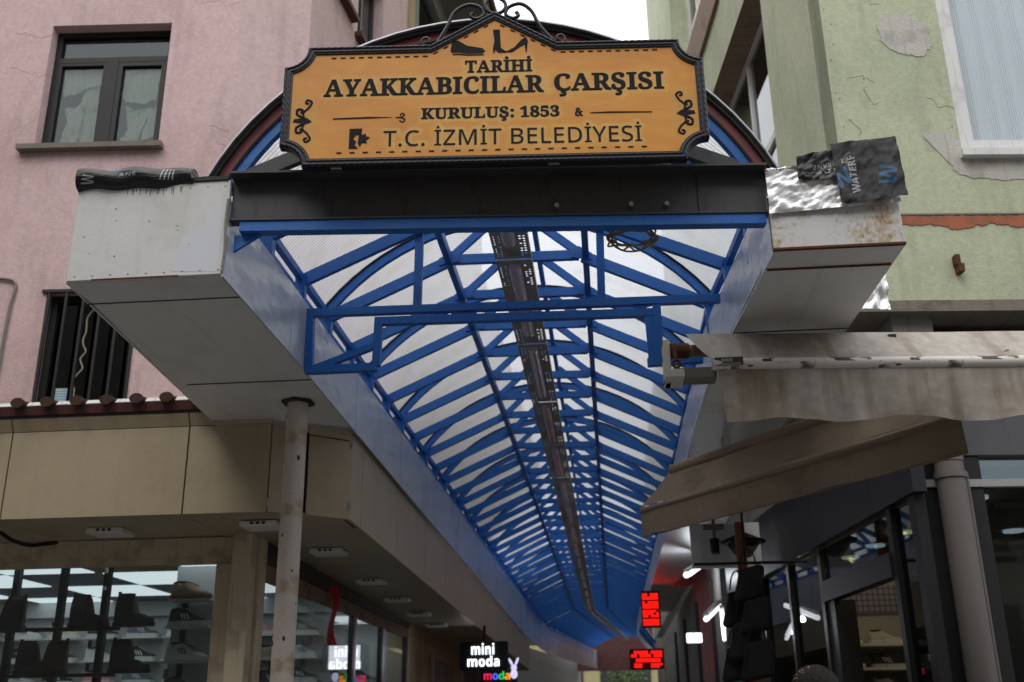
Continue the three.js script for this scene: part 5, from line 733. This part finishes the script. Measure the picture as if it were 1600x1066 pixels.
// ---------------------------------------------------------------- deeper in the alley
function emitText(str, font, w, h, depth, m) { const g = new TextGeometry(str, { font, size: 1, depth: 0.1, curveSegments: 4 }); g.computeBoundingBox(); const b = g.boundingBox; g.translate(-b.min.x, -b.min.y, 0); g.scale(w / (b.max.x - b.min.x), h / (b.max.y - b.min.y), depth / 0.1); return g; }
{
  const z = -17; const s = thing('lightbox_sign', 'black hanging sign with glowing white rounded lettering', 'sign', V(-2, 2.3, z));
  M('case', box(-2.36, -1.61, 2.33, 2.76, z - 0.12, z, 0.02), mat.black, s);
  M('lettering', emitText('mini', fontBold, 0.36, 0.17, 0.02).translate(-2.18, 2.56, z), mat.litHot, s); M('lettering', emitText('moda', fontBold, 0.5, 0.16, 0.02).translate(-2.24, 2.38, z), mat.litHot, s); M('hanger', box(-2.0, -1.96, 2.76, 3.0, z - 0.08, z - 0.04), mat.black, s);
  const s2 = thing('lightbox_sign', 'small sign with colourful glowing letters and a white rabbit shape', 'sign', V(-1.8, 2.1, -18)); M('case', box(-2.15, -1.55, 2.16, 2.37, -18.1, -18, 0.02), mat.black, s2);
  const cols = [0xd02050, 0x4060e0, 0x30b050, 0xf09020]; [...'moda'].forEach((ch, i) => M('letter', emitText(ch, fontBold, i ? 0.09 : 0.13, ch === 'd' ? 0.13 : 0.1, 0.02).translate(-2.1 + [0, 0.145, 0.245, 0.345][i], 2.22, -18), std({ color: 0x222222, emissive: cols[i], emissiveIntensity: 1.1 }), s2));
  M('rabbit_shape', mergeGeometries([new THREE.SphereGeometry(0.05, 12, 10), new THREE.SphereGeometry(0.022, 10, 8).scale(1, 3.2, 1).rotateZ(-0.4).translate(0.05, 0.1, 0), new THREE.SphereGeometry(0.022, 10, 8).scale(1, 3.2, 1).rotateZ(0.5).translate(-0.05, 0.09, 0), new THREE.SphereGeometry(0.06, 12, 10).scale(1, 1.2, 0.8).translate(0, -0.1, 0)]).translate(-1.6, 2.4, -17.95), std({ color: 0x888888, emissive: 0xd8d0ff, emissiveIntensity: 0.8 }), s2);
  for (const [str, x, y, zz, w] of [['mini', -2.0, 2.55, -16.9, 0.5]]) { const l = new THREE.RectAreaLight(0xf2f6ff, 1.2, w * K, 0.36 * K); l.position.set(x * K, (y + LIFT) * K, zz * K); l.lookAt(l.position.x, l.position.y, 0); l.userData.final = true; l.name = 'sign_light'; scene.add(l); }
  // plain shopfronts that close the alley on both sides
  const wl = thing('alley_shopfront', 'dim beige shopfronts along the left of the alley', 'shop', V(-3.1, -LIFT, -24));
  M('wall', box(-3.4, -3.06, -LIFT, 3.9, -34.5, -16.45), mat.tan, wl); M('wall', slab(alongAxis(-3.0, -LIFT, 34.5), alongAxis(-3.0, -LIFT, 54), alongAxis(-3.0, 3.9, 54), alongAxis(-3.0, 3.9, 34.5), 0.3), mat.greyWall, wl);
  for (const zz of [-18.4, -22, -25.5, -29]) { M('opening_panel', box(-3.07, -3.03, -LIFT, 2.6, zz - 2.6, zz), mat.greyWall, wl); M('door_frame', box(-3.05, -2.99, -LIFT, 2.66, zz, zz + 0.08), mat.alu, wl); }  // flat grey panels added in place of the dark shop openings
  
  const wr = thing('alley_shopfront', 'dark shopfronts along the right of the alley', 'shop', V(1.7, -LIFT, -24));
  M('wall', box(1.62, 1.95, -LIFT, 4.0, -34.5, -15.8), mat.greyWall, wr); M('wall', slab(alongAxis(1.4, 4, 34.5), alongAxis(1.4, 4, 54), alongAxis(1.4, -LIFT, 54), alongAxis(1.4, -LIFT, 34.5), 0.3), mat.greyWall, wr);
  for (const zz of [-17, -20, -23.5, -27]) { M('pilaster', box(1.56, 1.64, -LIFT, 3.6, zz - 0.3, zz), mat.navyPanel, wr); M('opening_panel', box(1.6, 1.63, -LIFT, 2.7, zz - 2.6, zz - 0.4), mat.greyWall, wr); }  // shop openings on this side are added flat panels too
  const bd = thing('blank_board', 'blank pale board hung under the right gutter deeper in the alley', 'board', V(1.5, 3.2, -13)); { const a = hitZ(1078, 832, -13.2), b = hitZ(1192, 886, -13.2); M('board', box(a.x, b.x, b.y, a.y + 0.1, -13.24, -13.2, 0.006), mat.whitePanel, bd); M('hanger', box(a.x + 0.1, a.x + 0.13, a.y + 0.1, 4.0, -13.23, -13.21), mat.black, bd); }
  const cam = thing('security_camera', 'dark bullet camera hanging in front of the blank board', 'camera', hitZ(1116, 840, -12.9)); M('body', cyl(V(0, -0.02, 0), V(0, -0.2, 0.02), 0.06, 0.05, 12), mat.black, cam).position.set(0, 0, 0); M('stem', cyl(V(0, 0, 0), V(0, 0.25, 0), 0.02), mat.greyWall, cam).position.set(0, 0, 0); M('mount', box(-0.12, 0.12, 0.1, 0.15, -0.06, 0.06), mat.greyWall, cam).position.set(0, 0, 0);
  const ln = thing('street_lantern', 'black old style lantern hanging beside the brown post', 'lantern', hitZ(1160, 838, -12.4)); { const k = (n, g, m) => { const q = M(n, g, m, ln); q.position.set(0, 0, 0); }; k('hood', new THREE.ConeGeometry(0.26, 0.12, 8), mat.black); k('rim', new THREE.CylinderGeometry(0.27, 0.25, 0.03, 8).translate(0, -0.07, 0), mat.black); k('glass_body', new THREE.CylinderGeometry(0.2, 0.08, 0.16, 8).translate(0, -0.16, 0), mat.darkGlass); k('rod', cyl(V(0, 0.05, 0), V(0.02, 0.5, 0), 0.012), mat.black); }
  const wp = thing('wooden_post', 'slim reddish brown wooden post in front of the lantern', 'post', V(1.6, -LIFT, -11.5)); { const x = hitZ(1158, 860, -11.5).x; M('shaft', box(x - 0.05, x + 0.05, -LIFT, 3.55, -11.55, -11.45, 0.01), mat.wood, wp); wp.children[0].position.set(-1.6, LIFT, 11.5); M('foot_block', box(x - 0.07, x + 0.07, -LIFT, -LIFT + 1.9, -11.6, -11.4, 0.01), mat.wood, wp); }
  // hanging black bags in front of the corner shop
  const bagG = (() => { const g = new RoundedBoxGeometry(0.34, 0.4, 0.14, 6, 0.05), p = g.attributes.position; for (let i = 0; i < p.count; i++) { const y = p.getY(i), x = p.getX(i); p.setX(i, x * (1 - 0.5 * y) + 0.03 * Math.sin(y * 14)); p.setZ(i, p.getZ(i) * (0.75 - 1.2 * y) + 0.02 * Math.sin(x * 30 + y * 9)); p.setY(i, y + 0.03 * Math.sin(x * 9)); } g.computeVertexNormals(); return g; })();
  const strap = tube([V(-0.1, 0.2, 0), V(-0.06, 0.36, 0), V(0, 0.42, 0), V(0.06, 0.36, 0), V(0.1, 0.2, 0)], 0.01, 24); let bag0;
  for (const [px, py, zz, sc] of [[1172, 912, -10.6, 0.8], [1155, 950, -10.8, 0.85], [1182, 962, -10.5, 0.8], [1166, 1000, -10.6, 0.9], [1186, 1032, -10.4, 0.85], [1154, 1036, -10.7, 0.8]]) { const p = hitZ(px, py, zz); let b; if (!bag0) { b = bag0 = thing('hanging_bag', 'black bag hung in a dark cluster beside the wooden post', 'bag', null, 'black bags by the wooden post'); M('bag_body', bagG, mat.black, b); M('strap', strap, mat.black, b); b.position.copy(p); } else b = dup(bag0, p, rr(-0.6, 0.6)); b.scale.setScalar(sc); }
  const rail = thing('bag_rail', 'thin dark rail that carries the hanging black bags', 'rail', V(1.5, 2.9, -10.7)); { const p = hitZ(1165, 880, -10.65); M('bar', cyl(V(p.x - 0.5, p.y, p.z), V(p.x + 0.6, p.y, p.z), 0.015), mat.black, rail); M('rod', cyl(V(p.x, p.y, p.z), V(p.x, 4.0, p.z), 0.012), mat.black, rail); }
  // lamps and lit signs on the right
  const tubeLamp = (px0, py0, px1, py1, zz, label, inten, r = 0.035) => { const a = hitZ(px0, py0, zz), b = hitZ(px1, py1, zz - 0.5); const t = thing('tube_lamp', label, 'lamp', a.clone().lerp(b, 0.5)); M('tube', cyl(a, b, r, r, 12), mat.litHot, t); M('batten', bar(a.clone().add(V(0, 0.06, 0)), b.clone().add(V(0, 0.06, 0)), 0.06, 0.04), mat.plastic, t); const l = new THREE.PointLight(0xf0f6ff, inten, 0, 2); const m = a.clone().lerp(b, 0.5); l.position.set(m.x * K, (m.y - 0.1 + LIFT) * K, m.z * K); l.shadow.radius = 1.5; l.castShadow = true; l.userData.final = true; l.name = 'tube_light'; scene.add(l); };
  tubeLamp(1072, 899, 1092, 886, -16, 'bright white tube lamp under the right gutter soffit', 0.4, 0.045);
  tubeLamp(1103, 968, 1124, 947, -14, 'white tube lamp slanting beside the dark shopfront', 0.15); tubeLamp(1128, 955, 1132, 1000, -14, 'upright white tube lamp on the dark shopfront', 0.12, 0.025);
  const lb = thing('lit_panel', 'small glowing white lamp box on the right shopfront', 'lamp', hitZ(1085, 997, -17)); M('face', new RoundedBoxGeometry(0.24, 0.15, 0.06, 2, 0.02), mat.litHot, lb).position.set(0, 0, 0);
  const led = (px, py, w, h, zz, label, rows) => { const c = hitZ(px, py, zz); const t = thing('led_sign', label, 'sign', c); const k = (n, g, m) => M(n, g, m, t).position.set(0, 0, 0); k('case', box(-w / 2 - 0.03, w / 2 + 0.03, -h / 2 - 0.03, h / 2 + 0.03, -0.06, 0, 0.01), mat.black); for (const [x0, x1, y0, y1] of rows) { const cells = []; const nx = Math.max(1, Math.round((x1 - x0) * w / 0.05)), ny = Math.max(1, Math.round((y1 - y0) * h / 0.05)); for (let i = 0; i < nx; i++) for (let j = 0; j < ny; j++) if (rnd() < 0.86) { const cw = (x1 - x0) * w / nx, ch = (y1 - y0) * h / ny, X = -w / 2 + x0 * w + i * cw, Y = -h / 2 + y0 * h + j * ch; cells.push(box(X, X + cw * 0.86, Y, Y + ch * 0.86, 0, 0.006)); } if (cells.length) k('led_row', mergeGeometries(cells), mat.litRed); } const l = new THREE.PointLight(0xff2010, 0.1, 0, 2); l.position.set(c.x * K, (c.y + LIFT) * K, (c.z + 0.3) * K); l.shadow.radius = 2; l.castShadow = true; l.userData.final = true; l.name = 'led_glow'; scene.add(l); };
  led(1011, 1030, 0.56, 0.3, -20, 'red dot matrix sign facing down the alley', [[0, 1, 0.6, 1], [0.06, 0.94, 0.32, 0.56], [0, 0.34, 0, 0.26], [0.62, 1, 0, 0.26]]);
  led(1017, 952, 0.3, 0.62, -20.5, 'tall red lit sign under the right gutter', [[0, 1, 0.02, 0.22], [0, 1, 0.26, 0.48], [0, 1, 0.52, 0.74], [0, 1, 0.78, 0.98]]);
  const hd = thing('end_header', 'dark red boarded header closing the end of the canopy', 'header', alongAxis(-0.6, 3.2, 52.6)); M('board', slab(alongAxis(-3.2, 3.5, 52.6), alongAxis(2.2, 3.5, 52.6), alongAxis(2.2, 6, 52.6), alongAxis(-3.2, 6, 52.6), 0.1), mat.maroon, hd);
  for (const [n, x0, x1, l] of [['left', -7, -2.75, 'unseen storeys added above the left shopfronts to block sky light'], ['right', 1.75, 6, 'unseen storeys added above the right shopfronts to block sky light']]) { const u = thing('added_storeys', l, 'building', V((x0 + x1) / 2, 4.6, -30)); M('wall', box(x0, x1, 4.6, 12, -46, n === 'left' ? -24 : -19), mat.greyWall, u); for (let i = 0; i < 5; i++) M('window', box(n === 'left' ? x1 - 0.02 : x0 - 0.03, n === 'left' ? x1 + 0.03 : x0 + 0.02, 6, 7.6, -27.2 - i * 3.4, -26 - i * 3.4), mat.darkFrame, u); }  // hidden masses added to keep sky light off the canopy sides
  // the far end: cross street daylight
  const e = thing('far_building', 'yellowish building closing the far end of the alley', 'building', alongAxis(0, -LIFT, 66)); { const c = alongAxis(-0.6, 0, 66); const k = (n, g, m) => M(n, g, m, e); k('wall', box(c.x - 8, c.x + 8, -LIFT, 9, c.z - 0.5, c.z), mat.yellowWall); for (let i = -2; i <= 2; i++) { k('window', box(c.x + i * 2 - 0.5, c.x + i * 2 + 0.5, 3.4, 4.8, c.z, c.z + 0.05), mat.darkFrame); k('shop_sign', box(c.x + i * 2 - 0.8, c.x + i * 2 + 0.8, 2.2, 2.8, c.z, c.z + 0.2), i % 2 ? mat.red : mat.mortar); } k('dark_opening_panel', box(c.x - 7, c.x + 7, -LIFT, 2.1, c.z, c.z + 0.06), mat.darkWall); }  // openings are one flat panel, their inner shade put into its colour
  const tr = thing('street_tree', 'small leafy tree at the far end of the alley', 'tree', alongAxis(-1.2, -LIFT, 60)); { const c = alongAxis(-1.2, 0, 60); M('trunk', mergeGeometries([cyl(V(c.x, -LIFT, c.z), V(c.x + 0.1, 2.6, c.z), 0.14, 0.08, 10), cyl(V(c.x + 0.1, 2.5, c.z), V(c.x + 0.7, 3.6, c.z), 0.06, 0.03, 8), cyl(V(c.x + 0.1, 2.5, c.z), V(c.x - 0.6, 3.7, c.z + 0.3), 0.06, 0.03, 8)]), mat.wood, tr); const leaves = []; for (let i = 0; i < 1400; i++) { const a = rnd() * 6.283, b = Math.acos(2 * rnd() - 1), r = 1.5 * Math.cbrt(rnd()) * (0.75 + 0.4 * Math.sin(a * 3) * Math.sin(b * 4)); leaves.push(new THREE.PlaneGeometry(0.13, 0.07).rotateX(rnd() * 3).rotateY(rnd() * 6).translate(c.x + r * Math.sin(b) * Math.cos(a), 3.7 + 0.8 * r * Math.cos(b), c.z + r * Math.sin(b) * Math.sin(a))); } M('crown', mergeGeometries(leaves), std({ color: lin(0.06, 0.1, 0.03), roughness: 0.8, side: THREE.DoubleSide }), tr); }
}

// ---------------------------------------------------------------- a passer-by in front of the corner shop
{
  const head = hitZ(1272, 1088, -6.2), x0 = head.x, z0 = head.z, top = head.y + 0.16, s = (top + LIFT) / 1.78; // figure units of a 1.78 m person
  const J = (x, y, z) => V(x, y, z);
  const bones = [[J(0, 1.02, 0), J(0, 1.2, 0), 0.15, 0.16], [J(0, 1.2, 0), J(0, 1.42, 0), 0.16, 0.14], [J(-0.15, 1.44, 0), J(0.15, 1.44, 0), 0.085, 0.085], [J(0, 1.42, 0), J(0, 1.56, 0.01), 0.065, 0.058], [J(-0.18, 1.43, 0), J(-0.24, 1.15, 0), 0.062, 0.05], [J(-0.24, 1.15, 0), J(-0.22, 0.9, 0.08), 0.05, 0.036], [J(0.18, 1.43, 0), J(0.24, 1.15, 0), 0.062, 0.05], [J(0.24, 1.15, 0), J(0.22, 0.9, 0.08), 0.05, 0.036], [J(-0.09, 0.98, 0), J(-0.11, 0.52, 0.02), 0.1, 0.065], [J(-0.11, 0.52, 0.02), J(-0.11, 0.1, -0.02), 0.065, 0.045], [J(0.09, 0.98, 0), J(0.1, 0.52, 0.06), 0.1, 0.065], [J(0.1, 0.52, 0.06), J(0.1, 0.1, 0.02), 0.065, 0.045], [J(-0.11, 0.05, -0.02), J(-0.12, 0.04, 0.15), 0.045, 0.035], [J(0.1, 0.05, 0.02), J(0.12, 0.04, 0.19), 0.045, 0.035]];
  for (const q of [-1, 1]) for (let i = 0; i < 5; i++) bones.push(i < 4 ? [J(q * 0.22 + (i - 1.5) * 0.016, 0.86, 0.09), J(q * 0.22 + (i - 1.5) * 0.017, 0.77 - (i === 1 ? 0.012 : 0) + (i === 3 ? 0.015 : 0), 0.115), 0.012, 0.009] : [J(q * 0.195, 0.87, 0.1), J(q * 0.175, 0.82, 0.135), 0.012, 0.009]);
  const headB = [[J(0, 1.63, 0.0), J(0, 1.69, -0.005), 0.078, 0.09], [J(0, 1.58, 0.03), J(0, 1.62, 0.035), 0.05, 0.06], [J(0, 1.625, 0.09), J(0, 1.65, 0.085), 0.014, 0.009], [J(-0.084, 1.64, 0), J(-0.086, 1.66, 0), 0.018, 0.018], [J(0.084, 1.64, 0), J(0.086, 1.66, 0), 0.018, 0.018]];
  const sd = (p, [a, b, ra, rb]) => { const ab = b.clone().sub(a), t = Math.min(1, Math.max(0, p.clone().sub(a).dot(ab) / ab.lengthSq())); return p.distanceTo(a.clone().addScaledVector(ab, t)) - (ra + (rb - ra) * t); };
  const mc = (bs, c, half, res, k) => { const m = new MarchingCubes(res, mat.black, false, false, 200000); m.isolation = 0; const f = m.field, p = V(0, 0, 0); for (let z = 0; z < res; z++) for (let y = 0; y < res; y++) for (let x = 0; x < res; x++) { p.set((x - res / 2) / (res / 2) * half + c.x, (y - res / 2) / (res / 2) * half + c.y, (z - res / 2) / (res / 2) * half + c.z); let d = 9; for (const b of bs) { const e = sd(p, b), h = Math.max(0, k - Math.abs(d - e)) / k; d = Math.min(d, e) - h * h * k / 4; } f[x + y * res + z * res * res] = -d; } m.update(); const n = m.count ?? m.geometry.drawRange.count; const g = new THREE.BufferGeometry(); g.setAttribute('position', new THREE.BufferAttribute(m.positionArray.slice(0, n * 3), 3)); g.setAttribute('normal', new THREE.BufferAttribute(m.normalArray.slice(0, n * 3), 3)); g.scale(half, half, half); g.translate(c.x, c.y, c.z); return g; };
  const skin = lin(0.3, 0.16, 0.11), cloth = lin(0.03, 0.03, 0.04), trou = lin(0.02, 0.022, 0.03);
  const paint = (g, fn) => { const p = g.attributes.position, c = new Float32Array(p.count * 3); for (let i = 0; i < p.count; i++) { const k = fn(p.getX(i), p.getY(i), p.getZ(i)); c.set([k.r, k.g, k.b], i * 3); } g.setAttribute('color', new THREE.BufferAttribute(c, 3)); return g; };
  const body = paint(mc(bones, J(0, 0.85, 0.02), 0.95, 88, 0.05), (x, y) => y > 1.5 || (y < 0.9 && Math.abs(x) > 0.16 && y > 0.7) ? skin : y > 0.96 || (Math.abs(x) > 0.19 && y > 0.88) ? cloth : trou);
  const hd = paint(mc(headB, J(0, 1.65, 0.01), 0.17, 56, 0.04), () => skin);
  const pr = thing('person', 'person with short dark hair and dark jacket walking past the corner shop', 'person', V(x0, -LIFT, z0)); pr.base = undefined; pr.rotation.y = -2.2; pr.scale.setScalar(s);
  const bm = M('body', mergeGeometries([body, hd]), std({ vertexColors: true, roughness: 0.7 }), pr);
  const hg = new THREE.SphereGeometry(0.098, 72, 44, 0, Math.PI * 2, 0, 1.95).rotateX(-0.5), hp = hg.attributes.position; for (let i = 0; i < hp.count; i++) { const x = hp.getX(i), y = hp.getY(i), z = hp.getZ(i), f = 1 + 0.09 * (smp(FC, Math.atan2(x, z) * 0.5, y * 3) - 0.5) + 0.03 * Math.sin(Math.atan2(x, z) * 60 + y * 40); hp.setXYZ(i, x * f, y * f, z * f); } hg.computeVertexNormals();
  M('hair', hg.scale(0.97, 0.95, 1.04).translate(0, 1.688, -0.012), std({ color: lin(0.012, 0.01, 0.009), roughness: 0.9 }), pr);
  for (const q of [-1, 1]) M('eye', new THREE.SphereGeometry(0.011, 10, 8).translate(q * 0.032, 1.662, 0.076), std({ color: lin(0.05, 0.04, 0.035), roughness: 0.2 }), pr);
  M('mouth', new THREE.SphereGeometry(0.02, 10, 6).scale(1, 0.25, 0.4).translate(0, 1.597, 0.083), std({ color: lin(0.2, 0.08, 0.07) }), pr);
}

// ---------------------------------------------------------------- survey units to metres
for (const o of scene.children) {
  if (o.isLight || o === camera || o === sun.target || o.userData.final) continue;
  o.position.y += LIFT; o.position.multiplyScalar(K); o.scale.multiplyScalar(K);
}
renderer.render(scene, camera);
